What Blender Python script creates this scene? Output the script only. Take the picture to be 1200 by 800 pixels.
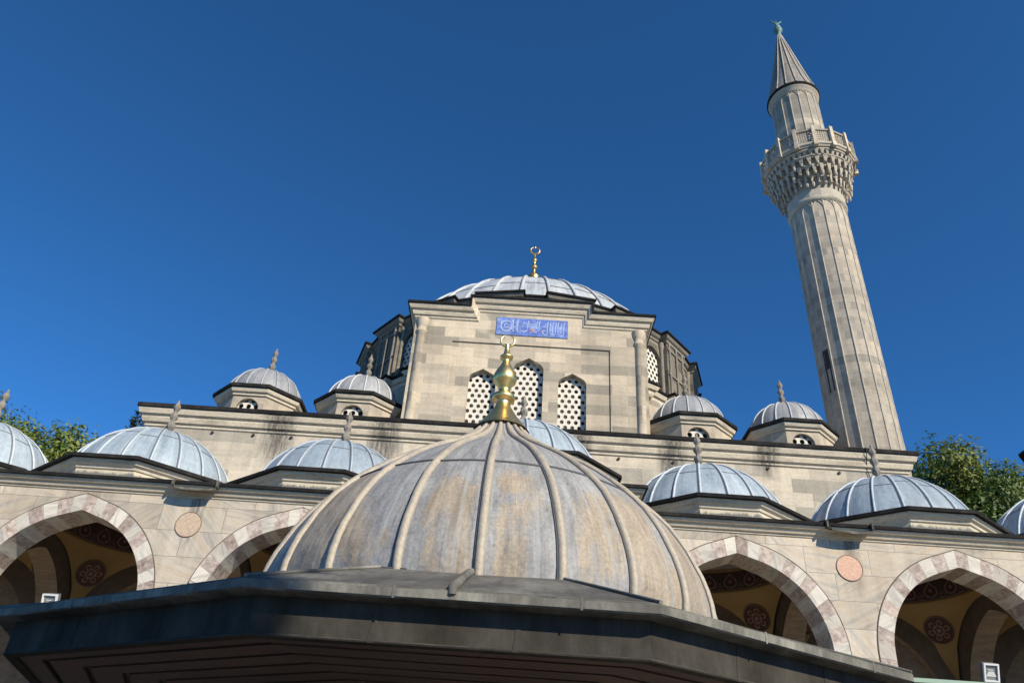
import bpy, bmesh, math, random
from math import sin, cos, pi, radians as R, sqrt, atan2, hypot
from mathutils import Vector, Matrix, noise as mnoise
random.seed(7)
for o in list(bpy.data.objects): bpy.data.objects.remove(o)
S = bpy.context.scene
COL = S.collection

# ------------------------------------------------------------------ camera
cam = bpy.data.cameras.new('camera'); camo = bpy.data.objects.new('camera', cam); COL.objects.link(camo)
cam.sensor_width = 36; cam.lens = 27; cam.clip_start = .05; cam.clip_end = 3000
YAW, PITCH, ROLL = R(-.796), R(33.287), R(4.023)
fw = Vector((sin(YAW)*cos(PITCH), cos(YAW)*cos(PITCH), sin(PITCH)))
rt = Vector((cos(YAW), -sin(YAW), 0)); up = rt.cross(fw)
r2 = cos(ROLL)*rt + sin(ROLL)*up; u2 = -sin(ROLL)*rt + cos(ROLL)*up
m = Matrix((r2, u2, -fw)).transposed().to_4x4(); m.translation = (0, 0, 1.6)
camo.matrix_world = m
S.camera = camo

# ------------------------------------------------------------------ sky, sun, exposure
SUN_AZ, SUN_EL = 38.0, 31.0        # azimuth to the right of straight-back, elevation
sd = Vector((sin(R(SUN_AZ))*cos(R(SUN_EL)), -cos(R(SUN_AZ))*cos(R(SUN_EL)), sin(R(SUN_EL))))
W = bpy.data.worlds.new('World'); S.world = W; W.use_nodes = True
nt = W.node_tree; bg = nt.nodes['Background']
sky = nt.nodes.new('ShaderNodeTexSky'); sky.sky_type = 'NISHITA'; sky.sun_disc = False
sky.sun_elevation = R(SUN_EL); sky.sun_rotation = R(180 - SUN_AZ)
sky.altitude = 3000; sky.air_density = .7; sky.dust_density = 0; sky.ozone_density = 8.0
tint = nt.nodes.new('ShaderNodeMix'); tint.data_type = 'RGBA'; tint.blend_type = 'MULTIPLY'; tint.inputs[0].default_value = 1
tint.inputs[7].default_value = (.52, 1.06, 1.16, 1)     # clear, polarised looking summer sky
nt.links.new(sky.outputs[0], tint.inputs[6]); nt.links.new(tint.outputs[2], bg.inputs[0]); bg.inputs[1].default_value = .15
sl = bpy.data.lights.new('sun', 'SUN'); sl.energy = 5.0; sl.angle = R(.53); sl.color = (1, .90, .74)
so = bpy.data.objects.new('sun', sl); COL.objects.link(so); so.rotation_euler = sd.to_track_quat('Z', 'Y').to_euler()
so.location = (0, -20, 40)
S.view_settings.view_transform = 'Standard'; S.view_settings.look = 'None'
S.view_settings.exposure = 0.33; S.view_settings.gamma = 1
S.render.engine = 'CYCLES'

# ------------------------------------------------------------------ materials
class NT:
    def __init__(s, name):
        s.m = bpy.data.materials.new(name); s.m.use_nodes = True; s.t = s.m.node_tree
        s.b = s.t.nodes['Principled BSDF']
    def n(s, typ, **k):
        nd = s.t.nodes.new(typ)
        for a, v in k.items():
            if a.startswith('i_'):
                key = a[2:].replace('_', ' ')
                nd.inputs[key].default_value = v
            else: setattr(nd, a, v)
        return nd
    def l(s, a, b): s.t.links.new(a, b)
    def uv(s, scale=(1, 1, 1), rnd=True, rot=0.0, skew=None):
        tc = s.n('ShaderNodeUVMap')
        mp = s.n('ShaderNodeMapping'); mp.inputs['Scale'].default_value = scale; mp.inputs['Rotation'].default_value = (0, 0, rot)
        if rnd:
            oi = s.n('ShaderNodeObjectInfo'); mu = s.n('ShaderNodeVectorMath', operation='SCALE'); mu.inputs[0].default_value = (37, 91, 13)
            s.l(oi.outputs['Random'], mu.inputs['Scale']); ad = s.n('ShaderNodeVectorMath', operation='ADD')
            s.l(tc.outputs[0], ad.inputs[0]); s.l(mu.outputs[0], ad.inputs[1]); s.l(ad.outputs[0], mp.inputs[0])
        else: s.l(tc.outputs[0], mp.inputs[0])
        return mp.outputs[0]
    def obj(s, scale=(1, 1, 1)):
        tc = s.n('ShaderNodeTexCoord'); mp = s.n('ShaderNodeMapping'); mp.inputs['Scale'].default_value = scale
        s.l(tc.outputs['Object'], mp.inputs[0]); return mp.outputs[0]
    def noise(s, vec, scale, detail=4, rough=.55, dist=0):
        nd = s.n('ShaderNodeTexNoise'); nd.inputs['Scale'].default_value = scale; nd.inputs['Detail'].default_value = detail
        nd.inputs['Roughness'].default_value = rough; nd.inputs['Distortion'].default_value = dist
        s.l(vec, nd.inputs['Vector']); return nd.outputs['Fac']
    def ramp(s, fac, stops):
        rp = s.n('ShaderNodeValToRGB'); e = rp.color_ramp.elements
        e[0].position, e[0].color = stops[0][0], c4(stops[0][1]); e[1].position, e[1].color = stops[-1][0], c4(stops[-1][1])
        for p, c in stops[1:-1]:
            x = e.new(p); x.color = c4(c)
        s.l(fac, rp.inputs[0]); return rp.outputs[0]
    def mix(s, fac, a, b, mode='MIX'):
        mx = s.n('ShaderNodeMix', data_type='RGBA', blend_type=mode)
        for sock, v in ((mx.inputs[0], fac), (mx.inputs[6], a), (mx.inputs[7], b)):
            if hasattr(v, 'node'): s.l(v, sock)
            elif isinstance(v, (int, float)): sock.default_value = v
            else: sock.default_value = c4(v)
        return mx.outputs[2]
    def math(s, op, a, b=0.0, c=None):
        md = s.n('ShaderNodeMath', operation=op)
        for i, v in enumerate((a, b) + ((c,) if c is not None else ())):
            if hasattr(v, 'node'): s.l(v, md.inputs[i])
            else: md.inputs[i].default_value = v
        return md.outputs[0]
    def bump(s, h, strength=.3, dist=.02):
        bp = s.n('ShaderNodeBump'); bp.inputs['Strength'].default_value = strength; bp.inputs['Distance'].default_value = dist
        s.l(h, bp.inputs['Height']); s.l(bp.outputs[0], s.b.inputs['Normal'])
    def done(s, col=None, rough=.8, metal=0, spec=None):
        if col is not None:
            if hasattr(col, 'node'): s.l(col, s.b.inputs['Base Color'])
            else: s.b.inputs['Base Color'].default_value = c4(col)
        if hasattr(rough, 'node'): s.l(rough, s.b.inputs['Roughness'])
        else: s.b.inputs['Roughness'].default_value = rough
        s.b.inputs['Metallic'].default_value = metal
        if spec is not None: s.b.inputs['Specular IOR Level'].default_value = spec
        return s.m
def c4(c): return (c[0], c[1], c[2], 1.0)
def g(v): return (v, v, v)

def stain_mix(t, uv, col, stains, full=False):
    sx = t.n('ShaderNodeSeparateXYZ'); t.l(uv, sx.inputs[0]); tot = None
    for (x, wd, z0, z1) in stains:
        a = t.math('ABSOLUTE', t.math('SUBTRACT', sx.outputs[0], x)); a = t.math('SUBTRACT', 1.0, t.math('DIVIDE', a, wd)); a = t.math('MAXIMUM', a, 0.0)
        if not full:
            h = t.math('DIVIDE', t.math('SUBTRACT', sx.outputs[1], z0), z1 - z0); h = t.math('MINIMUM', t.math('MAXIMUM', h, 0.0), 1.0); a = t.math('MULTIPLY', a, h)
        tot = a if tot is None else t.math('MAXIMUM', tot, a)
    sn = t.noise(t.uv((7, 1.1, 1)), 1.5, 7, .75)
    f = t.math('MULTIPLY', t.math('POWER', tot, .7), t.math('SUBTRACT', t.math('MULTIPLY', sn, 4.6), 1.45)); f = t.math('MINIMUM', t.math('MAXIMUM', f, 0.0), .80)
    return t.mix(f, col, (.06, .055, .05))
def ashlar(name, base, bw=.95, bh=.46, var=.20, stains=None, mort=(1.12, 1.1, 1.06), streak=.35, top=None):
    t = NT(name)
    uv = t.uv(rnd=False); uvr = t.uv()
    # small waver so that the joints are not ruler-straight
    br = t.n('ShaderNodeTexBrick'); br.offset = .5; br.squash = 1
    for k, v in (('Scale', 1), ('Mortar Size', .006), ('Mortar Smooth', .4), ('Bias', 0), ('Brick Width', bw), ('Row Height', bh)):
        br.inputs[k].default_value = v
    br.inputs['Color1'].default_value = c4(g(0)); br.inputs['Color2'].default_value = c4(g(1)); br.inputs['Mortar'].default_value = c4(g(.6))
    nz = t.n('ShaderNodeTexNoise'); nz.inputs['Scale'].default_value = .9; t.l(uvr, nz.inputs['Vector'])
    wv = t.n('ShaderNodeVectorMath', operation='SCALE'); wv.inputs['Scale'].default_value = .05; t.l(nz.outputs['Color'], wv.inputs[0])
    av = t.n('ShaderNodeVectorMath', operation='ADD'); t.l(uv, av.inputs[0]); t.l(wv.outputs[0], av.inputs[1])
    t.l(av.outputs[0], br.inputs['Vector'])
    b = base
    def sc(k, w=0): return (b[0]*k*(1+w), b[1]*k, b[2]*k*(1-w))
    blk = t.ramp(br.outputs['Color'], [(0, sc(1-var*1.5, -.02)), (.28, sc(1-var*.9, -.02)), (.36, sc(1.0, .0)), (.62, sc(1.03, .02)), (.7, sc(1+var*.9, .02)), (1, sc(1+var*1.3, .03))])
    big = t.noise(uvr, .33, 3, .6)
    col = t.mix(1.0, blk, t.ramp(big, [(.3, g(.80)), (.5, g(1.0)), (.72, g(1.10))]), 'MULTIPLY')
    # warm bloom and grey weathering, horizontal bedding of the stone
    bed = t.noise(t.uv((.8, 5.5, 1)), 1.3, 5, .65, .4)
    col = t.mix(.5, col, t.mix(1.0, col, t.ramp(bed, [(.32, (.74, .74, .76)), (.5, g(1)), (.7, (1.12, 1.08, .98))]), 'MULTIPLY'))
    stv = t.noise(t.uv((2.6, .22, 1)), 1.0, 5, .6)
    col = t.mix(streak, col, t.mix(1.0, col, t.ramp(stv, [(.38, (.55, .55, .56)), (.55, g(1.0))]), 'MULTIPLY'))
    fine = t.noise(uvr, 14, 5, .7)
    col = t.mix(1.0, col, t.ramp(fine, [(.3, g(.86)), (.6, g(1.06))]), 'MULTIPLY')
    patch = t.noise(uvr, .8, 2, .4)          # repaired, paler stones
    col = t.mix(t.ramp(patch, [(.64, g(0)), (.68, g(.55))]), col, sc(1.28, .01))
    m2 = t.math('MULTIPLY', br.outputs['Fac'], .55)
    col = t.mix(m2, col, (b[0]*mort[0]*.8, b[1]*mort[1]*.8, b[2]*mort[2]*.8))
    if stains: col = stain_mix(t, uv, col, stains)
    hh = t.math('ADD', t.math('MULTIPLY', br.outputs['Fac'], -.5), t.math('MULTIPLY', fine, .5))
    t.bump(hh, .35, .012)
    return t.done(col, .88, spec=.25)

STONE = (.40, .345, .265)
STAINS = [(-8.05, .62, 11.3, 12.8), (-4.45, .60, 11.3, 12.7), (5.35, .55, 11.3, 12.8), (8.55, .5, 12.3, 13.1), (2.3, .4, 12.0, 13.2)]
M = {}
M['stone'] = ashlar('limestone ashlar', STONE)
M['hallstone'] = ashlar('limestone of the hall front', (.45, .40, .315), 1.25, .5, .18,
    stains=STAINS, streak=.3)
M['minstone'] = ashlar('minaret limestone', (.385, .34, .27), .75, .36, .17, streak=.45)
M['blockstone'] = ashlar('limestone of the raised front', (.435, .375, .285), 1.15, .42, .21, streak=.25)

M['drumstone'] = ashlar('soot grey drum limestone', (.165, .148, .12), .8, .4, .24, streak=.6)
def trimstone(name, base, stains=None):
    t = NT(name); uv = t.uv()
    n1 = t.noise(t.uv((1, 2.5, 1)), .9, 5, .65); n2 = t.noise(uv, 11, 5, .7)
    c = t.mix(1, base, t.ramp(n1, [(.3, (.62, .61, .60)), (.5, g(1)), (.75, (1.15, 1.12, 1.06))]), 'MULTIPLY')
    c = t.mix(1, c, t.ramp(n2, [(.3, g(.8)), (.62, g(1.08))]), 'MULTIPLY')
    dk = t.noise(t.uv((.6, 1.6, 1)), 2.2, 6, .75)
    c = t.mix(t.ramp(dk, [(.60, g(0)), (.72, g(.7))]), c, (.09, .085, .08))
    if stains: c = stain_mix(t, t.uv(rnd=False), c, stains, True)
    t.bump(n2, .3, .012); return t.done(c, .88, spec=.25)
M['halltrim'] = trimstone('stained hall cornice stone', (.56, .485, .365), STAINS)
M['trim'] = trimstone('carved limestone trim', (.56, .485, .365))
M['finialstone'] = trimstone('grey weathered finial stone', (.22, .20, .17))
M['mintrim'] = trimstone('carved minaret stone', (.43, .385, .31))

def marble(name, base, blocks=(1.55, .62), stains=None):
    t = NT(name); uv = t.uv(rnd=False); uvr = t.uv()
    br = t.n('ShaderNodeTexBrick'); br.offset = .43
    for k, v in (('Scale', 1), ('Mortar Size', .007), ('Mortar Smooth', .3), ('Bias', 0), ('Brick Width', blocks[0]), ('Row Height', blocks[1])):
        br.inputs[k].default_value = v
    br.inputs['Color1'].default_value = c4(g(0)); br.inputs['Color2'].default_value = c4(g(1)); br.inputs['Mortar'].default_value = c4(g(.4))
    t.l(uv, br.inputs['Vector'])
    # each slab has its own vein direction: rotate by the block's random value
    vr = t.n('ShaderNodeVectorRotate', rotation_type='Z_AXIS'); t.l(uvr, vr.inputs['Vector'])
    ang = t.math('MULTIPLY', t.math('SUBTRACT', br.outputs['Color'], .4), 2.6); t.l(ang, vr.inputs['Angle'])
    mp = t.n('ShaderNodeMapping'); mp.inputs['Scale'].default_value = (.45, 4.2, 1); t.l(vr.outputs[0], mp.inputs[0])
    v1 = t.noise(mp.outputs[0], 1.25, 6, .62, .5)
    c = t.ramp(v1, [(.28, (.30, .29, .275)), (.42, (.47, .43, .365)), (.52, (.56, .50, .41)), (.64, (.50, .42, .32)), (.78, (.62, .585, .52))])
    c = t.mix(1, c, tuple(k*.88 for k in base), 'MULTIPLY')
    bl = t.ramp(br.outputs['Color'], [(0, (.76, .75, .74)), (.35, (.95, .93, .90)), (.7, g(1.03)), (1, g(1.16))]); c = t.mix(1, c, bl, 'MULTIPLY')
    st = t.noise(t.uv((2.2, .18, 1)), 1.0, 5, .6)
    c = t.mix(.35, c, t.mix(1, c, t.ramp(st, [(.36, (.52, .5, .46)), (.55, g(1))]), 'MULTIPLY'))
    fn = t.noise(uvr, 9, 5, .7); c = t.mix(1, c, t.ramp(fn, [(.3, g(.92)), (.65, g(1.04))]), 'MULTIPLY')
    c = t.mix(t.math('MULTIPLY', br.outputs['Fac'], .85), c, (.15, .135, .11))
    if stains: c = stain_mix(t, uv, c, stains)
    t.bump(t.math('ADD', t.math('MULTIPLY', br.outputs['Fac'], -.6), t.math('MULTIPLY', fn, .3)), .3, .01)
    return t.done(c, .62, spec=.35)
M['marble'] = marble('veined marble slabs', (1.05, 1.03, 1.0))
M['marblewall'] = marble('veined marble slabs of the arcade', (1.05, 1.03, 1.0), stains=[(-7.6, .22, 6.6, 8.4), (8.25, .22, 6.9, 8.5), (-10.2, .9, 8.0, 8.9), (5.3, .8, 8.0, 8.9), (11.2, .7, 8.0, 8.8)])
def vouss(name, kind):
    t = NT(name); uvr = t.uv()
    if kind == 'w':
        v = t.noise(t.uv((1.2, 5.5, 1), rot=.7), 1.6, 6, .6, .6)
        c = t.ramp(v, [(.28, (.30, .285, .26)), (.45, (.48, .445, .38)), (.55, (.57, .535, .465)), (.7, (.48, .42, .33))])
    else:
        vo = t.n('ShaderNodeTexVoronoi', feature='F1'); vo.inputs['Scale'].default_value = 13; t.l(uvr, vo.inputs['Vector'])
        n = t.noise(uvr, 7, 6, .75)
        c = t.ramp(n, [(.30, (.20, .125, .09)), (.40, (.43, .30, .225)), (.55, (.56, .43, .335)), (.72, (.64, .55, .46))])
        vg = t.n('ShaderNodeRGBToBW'); t.l(vo.outputs['Color'], vg.inputs[0]); c = t.mix(.45, c, t.mix(1, c, vg.outputs[0], 'MULTIPLY'))
        hs = t.n('ShaderNodeHueSaturation'); hs.inputs['Saturation'].default_value = .72; t.l(c, hs.inputs['Color']); c = hs.outputs[0]
        t.bump(n, .7, .02)
    lo = t.noise(uvr, .45, 1, .3); c = t.mix(1, c, t.ramp(lo, [(.3, (.70, .68, .66)), (.5, g(.98)), (.7, (1.14, 1.13, 1.10))]), 'MULTIPLY')
    return t.done(c, .65, spec=.3)
M['vw'] = vouss('white marble voussoir', 'w'); M['vr'] = vouss('red breccia voussoir', 'r')
t = NT('porphyry roundel'); n = t.noise(t.uv(), 16, 6, .75)
M['porphyry'] = t.done(t.ramp(n, [(.3, (.36, .17, .10)), (.5, (.46, .25, .16)), (.7, (.55, .36, .25))]), .5)
t = NT('pale breccia roundel'); n = t.noise(t.uv(), 16, 6, .75)
M['breccia'] = t.done(t.ramp(n, [(.3, (.36, .25, .17)), (.5, (.48, .36, .25)), (.7, (.56, .46, .35))]), .5)

def lead(name, a, b, c, rough=.5, sheet=None, streak=True, spec=.5):
    t = NT(name); uvr = t.uv()
    n1 = t.noise(t.uv((1.6, .55, 1)), 1.1, 6, .68, .3); n2 = t.noise(uvr, 9, 5, .7)
    col = t.ramp(n1, [(.28, a), (.5, b), (.72, c)])
    col = t.mix(1, col, t.ramp(n2, [(.28, g(.82)), (.65, g(1.08))]), 'MULTIPLY')
    sv = t.noise(t.uv((9, .5, 1)), 1.0, 4, .6)
    col = t.mix(.5, col, t.mix(1, col, t.ramp(sv, [(.35, g(.72)), (.6, g(1.05))]), 'MULTIPLY'))
    oi = t.n('ShaderNodeObjectInfo'); col = t.mix(1, col, t.ramp(oi.outputs['Random'], [(0, (.80, .81, .84)), (.5, g(1)), (1, (1.08, 1.08, 1.06))]), 'MULTIPLY')
    bl = t.noise(uvr, 1.7, 4, .6, .6); col = t.mix(t.ramp(bl, [(.60, g(0)), (.74, g(.5))]), col, tuple(k*.55 for k in a))
    t.bump(t.math('ADD', n1, t.math('MULTIPLY', n2, .3)), .35, .03)
    return t.done(col, rough, .0, spec)
M['leadblue'] = lead('blue grey lead sheet', (.20, .25, .285), (.30, .36, .40), (.40, .46, .495), .5)
M['leadgrey'] = lead('grey lead sheet', (.19, .195, .20), (.29, .295, .295), (.39, .385, .375), .55)
M['leadpale'] = lead('pale weathered lead sheet', (.25, .28, .30), (.385, .41, .425), (.52, .535, .54), .5)
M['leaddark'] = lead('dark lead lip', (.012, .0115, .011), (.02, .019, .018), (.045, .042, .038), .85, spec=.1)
M['leadroll'] = lead('pale lead seam roll', (.34, .36, .37), (.46, .48, .49), (.56, .57, .57), .5)
M['leadline'] = NT('open lead seam').done((.06, .062, .066), .7)
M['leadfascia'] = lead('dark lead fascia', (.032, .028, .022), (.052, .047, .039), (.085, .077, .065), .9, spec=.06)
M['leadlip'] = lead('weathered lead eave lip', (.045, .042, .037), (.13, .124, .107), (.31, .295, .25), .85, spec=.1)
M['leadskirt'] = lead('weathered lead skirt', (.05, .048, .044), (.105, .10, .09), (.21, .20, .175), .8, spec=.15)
def patina(name, ochre):
    t = NT(name); uvr = t.uv(rnd=False)
    n0 = t.noise(t.uv((1.0, .55, 1), rnd=False), .95, 5, .6, .5)
    n1 = t.noise(t.uv((2.2, .9, 1), rnd=False), 2.2, 6, .7, .5); n2 = t.noise(uvr, 26, 6, .75)
    sv = t.noise(t.uv((8, .55, 1), rnd=False), 1.6, 5, .65)
    grey = t.ramp(n1, [(.25, (.165, .162, .155)), (.45, (.262, .259, .25)), (.62, (.33, .328, .316)), (.78, (.42, .418, .40))])
    tan = t.ramp(n1, [(.25, (.21, .172, .125)), (.5, (.345, .28, .20)), (.75, (.43, .36, .265))])
    # tan film sits in the middle of each sheet, the grey returns along the rolls and at the sheet's ends
    sx = t.n('ShaderNodeSeparateXYZ'); t.l(uvr, sx.inputs[0])
    pu = t.math('DIVIDE', t.math('ADD', sx.outputs[0], .0577), .7854); fr = t.math('FRACT', pu); pm = t.math('SUBTRACT', 1.0, t.math('ABSOLUTE', t.math('MULTIPLY', t.math('SUBTRACT', fr, .5), 2.0)))
    wn = t.n('ShaderNodeTexWhiteNoise', noise_dimensions='1D'); t.l(t.math('FLOOR', pu), wn.inputs['W'])
    k = t.math('ADD', t.math('MULTIPLY', t.math('SUBTRACT', n0, .27), 1.9), t.math('MULTIPLY', sv, .45)); k = t.math('ADD', k, t.math('MULTIPLY', t.math('MINIMUM', pm, .55), .55))
    k = t.math('ADD', k, t.math('MULTIPLY', t.math('SUBTRACT', wn.outputs['Value'], .5), .22))
    hz = t.math('MULTIPLY', t.math('SUBTRACT', 4.80, sx.outputs[1]), .85); hz = t.math('MINIMUM', t.math('MAXIMUM', hz, -.5), .06)
    k = t.math('ADD', k, hz)
    k = t.math('ADD', k, t.math('MULTIPLY', t.math('SUBTRACT', n2, .5), .22))
    f = t.ramp(k, [(ochre, g(0)), (ochre + .14, g(.9))])
    col = t.mix(f, grey, tan)
    col = t.mix(1, col, t.ramp(n2, [(.3, g(.70)), (.6, g(1.10))]), 'MULTIPLY')
    # soldered strips inside each bay, fine drips and dark specks
    for c0 in (.70,):
        dd = t.math('ABSOLUTE', t.math('SUBTRACT', fr, c0)); st = t.math('MULTIPLY', t.math('LESS_THAN', dd, .028), t.math('LESS_THAN', sx.outputs[1], 5.08))
        col = t.mix(t.math('MULTIPLY', st, .42), col, (.33, .35, .35))
    dr = t.noise(t.uv((26, .8, 1), rnd=False), 1.3, 6, .7); col = t.mix(.4, col, t.mix(1, col, t.ramp(dr, [(.34, (.58, .57, .56)), (.5, g(1)), (.72, (1.12, 1.12, 1.1))]), 'MULTIPLY'))
    sp = t.noise(uvr, 11, 3, .5); col = t.mix(t.ramp(sp, [(.69, g(0)), (.73, g(.6))]), col, (.10, .09, .08))
    col = t.mix(.55, col, t.mix(1, col, t.ramp(sv, [(.35, (.68, .69, .71)), (.6, g(1.06))]), 'MULTIPLY'))
    dent = t.noise(t.uv((1.6, 1.2, 1), rnd=False), 2.4, 2, .4)
    t.bump(t.math('ADD', t.math('MULTIPLY', dent, 2.2), t.math('MULTIPLY', n2, .25)), .5, .035)
    return t.done(col, t.ramp(n1, [(.3, g(.55)), (.7, g(.75))]), 0, .3)
M['fdome'] = patina('weathered fountain dome lead', .865)
t = NT('tan weathered seam roll'); n1 = t.noise(t.uv((2, 1, 1)), 2.6, 6, .7); n2 = t.noise(t.uv(), 30, 4, .7)
col = t.ramp(n1, [(.34, (.24, .235, .22)), (.47, (.35, .305, .235)), (.7, (.46, .39, .29))]); col = t.mix(1, col, t.ramp(n2, [(.3, g(.78)), (.6, g(1.06))]), 'MULTIPLY')
t.bump(n2, .3, .01); M['frib'] = t.done(col, .6)

def wood(name, a, b):
    t = NT(name); n1 = t.noise(t.uv((1.2, 14, 1)), 1.6, 6, .65, .4); n2 = t.noise(t.uv((.5, .5, 1)), 1.5, 3)
    c = t.mix(1, t.ramp(n1, [(.3, a), (.7, b)]), t.ramp(n2, [(.3, g(.6)), (.7, g(1.15))]), 'MULTIPLY'); t.bump(n1, .3, .006); return t.done(c, .7)
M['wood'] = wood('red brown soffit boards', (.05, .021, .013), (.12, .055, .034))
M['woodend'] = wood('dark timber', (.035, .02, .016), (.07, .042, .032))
t = NT('gilded metal'); n = t.noise(t.obj(), 9, 4); M['gold'] = t.done(t.ramp(n, [(.3, (.80, .55, .17)), (.7, (.95, .74, .34))]), .36, 1.0)
t = NT('tarnished gilt'); n = t.noise(t.obj(), 5, 4); M['gold2'] = t.done(t.ramp(n, [(.35, (.40, .22, .08)), (.65, (.72, .50, .18))]), .35, .9)
t = NT('green bronze'); n = t.noise(t.obj(), 6, 4); M['bronze'] = t.done(t.ramp(n, [(.3, (.07, .14, .12)), (.7, (.16, .28, .23))]), .6, .1)
t = NT('gypsum lattice'); n = t.noise(t.obj(), 4, 5, .7); M['gypsum'] = t.done(t.ramp(n, [(.3, (.53, .49, .41)), (.7, (.70, .66, .57))]), .85)
M['pane'] = NT('dark window glass').done((.045, .042, .038), .5)
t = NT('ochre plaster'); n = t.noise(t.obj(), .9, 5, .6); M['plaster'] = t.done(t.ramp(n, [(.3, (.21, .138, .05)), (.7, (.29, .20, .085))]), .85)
t = NT('dark painted ornament ground'); n = t.noise(t.obj(), 7, 4); M['ornground'] = t.done(t.ramp(n, [(.3, (.035, .018, .015)), (.7, (.07, .034, .028))]), .8)
t = NT('pale painted ornament'); n = t.noise(t.obj(), 12, 4); M['ornpale'] = t.done(t.ramp(n, [(.3, (.15, .11, .09)), (.7, (.24, .18, .155))]), .8)
M['ornred'] = NT('crimson painted ornament').done((.10, .016, .016), .8)
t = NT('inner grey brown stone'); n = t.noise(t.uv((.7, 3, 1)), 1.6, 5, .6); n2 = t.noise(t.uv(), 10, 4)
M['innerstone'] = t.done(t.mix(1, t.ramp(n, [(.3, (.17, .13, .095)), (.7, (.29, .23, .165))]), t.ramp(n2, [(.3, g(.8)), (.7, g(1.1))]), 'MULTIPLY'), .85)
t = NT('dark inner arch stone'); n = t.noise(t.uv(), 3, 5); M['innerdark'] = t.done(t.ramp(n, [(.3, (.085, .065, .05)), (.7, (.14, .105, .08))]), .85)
M['green'] = NT('pale green painted iron').done((.20, .30, .22), .5)
M['white'] = NT('white enamel frame').done((.72, .72, .70), .4)
M['grey'] = NT('grey cast housing').done((.16, .165, .17), .5)
t = NT('floodlight glass'); t.b.inputs['Alpha'].default_value = 1; M['lampglass'] = t.done((.20, .225, .22), .12, 0, .6)
M['reflector'] = NT('bright lamp reflector').done((.85, .84, .78), .3, .35)
M['iron'] = NT('rusty iron').done((.03, .022, .018), .8)

def tilemat():
    t = NT('cobalt glazed tile'); uv = t.uv(rnd=False); n = t.noise(uv, 3.2, 5, .6); 
    br = t.n('ShaderNodeTexBrick'); br.offset = 0
    for k, v in (('Scale', 1), ('Mortar Size', .006), ('Brick Width', .274), ('Row Height', .274), ('Bias', 0)): br.inputs[k].default_value = v
    br.inputs['Color1'].default_value = c4(g(.85)); br.inputs['Color2'].default_value = c4(g(1.12)); br.inputs['Mortar'].default_value = c4(g(.6)); t.l(uv, br.inputs['Vector'])
    c = t.ramp(n, [(.3, (.07, .115, .38)), (.5, (.13, .19, .48)), (.7, (.30, .39, .60))]); c = t.mix(1, c, br.outputs['Color'], 'MULTIPLY'); return t.done(c, .3, 0, .4)
M['tile'] = tilemat()
M['tilewhite'] = NT('white glaze lettering').done((.50, .56, .70), .4)
M['tilerust'] = NT('coral red glaze').done((.50, .20, .12), .4)
M['tilepale'] = NT('turquoise glaze').done((.22, .42, .66), .4)

def leafmat(name, cols):
    t = NT(name); at = t.n('ShaderNodeAttribute', attribute_name='leafv'); c = t.ramp(at.outputs['Fac'], cols)
    t.l(c, t.b.inputs['Base Color']); t.b.inputs['Roughness'].default_value = .55
    tr = t.n('ShaderNodeBsdfTranslucent'); t.l(c, tr.inputs[0]); mx = t.n('ShaderNodeMixShader'); mx.inputs[0].default_value = .25
    out = t.t.nodes['Material Output']; t.l(t.b.outputs[0], mx.inputs[1]); t.l(tr.outputs[0], mx.inputs[2]); t.l(mx.outputs[0], out.inputs[0]); return t.m
M['leaf'] = leafmat('broad green leaves', [(0, (.03, .065, .010)), (.4, (.09, .145, .02)), (.75, (.16, .195, .03)), (1, (.24, .225, .04))])
M['leaf2'] = leafmat('mid green leaves', [(0, (.045, .085, .013)), (.5, (.13, .185, .028)), (1, (.27, .27, .05))])
M['needle'] = leafmat('dark conifer needles', [(0, (.010, .022, .010)), (1, (.035, .055, .022))])
t = NT('grey brown bark'); n = t.noise(t.obj((1, 1, .3)), 6, 5); t.bump(n, .6, .03); M['bark'] = t.done(t.ramp(n, [(.3, (.06, .045, .033)), (.7, (.15, .115, .085))]), .9)

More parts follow.
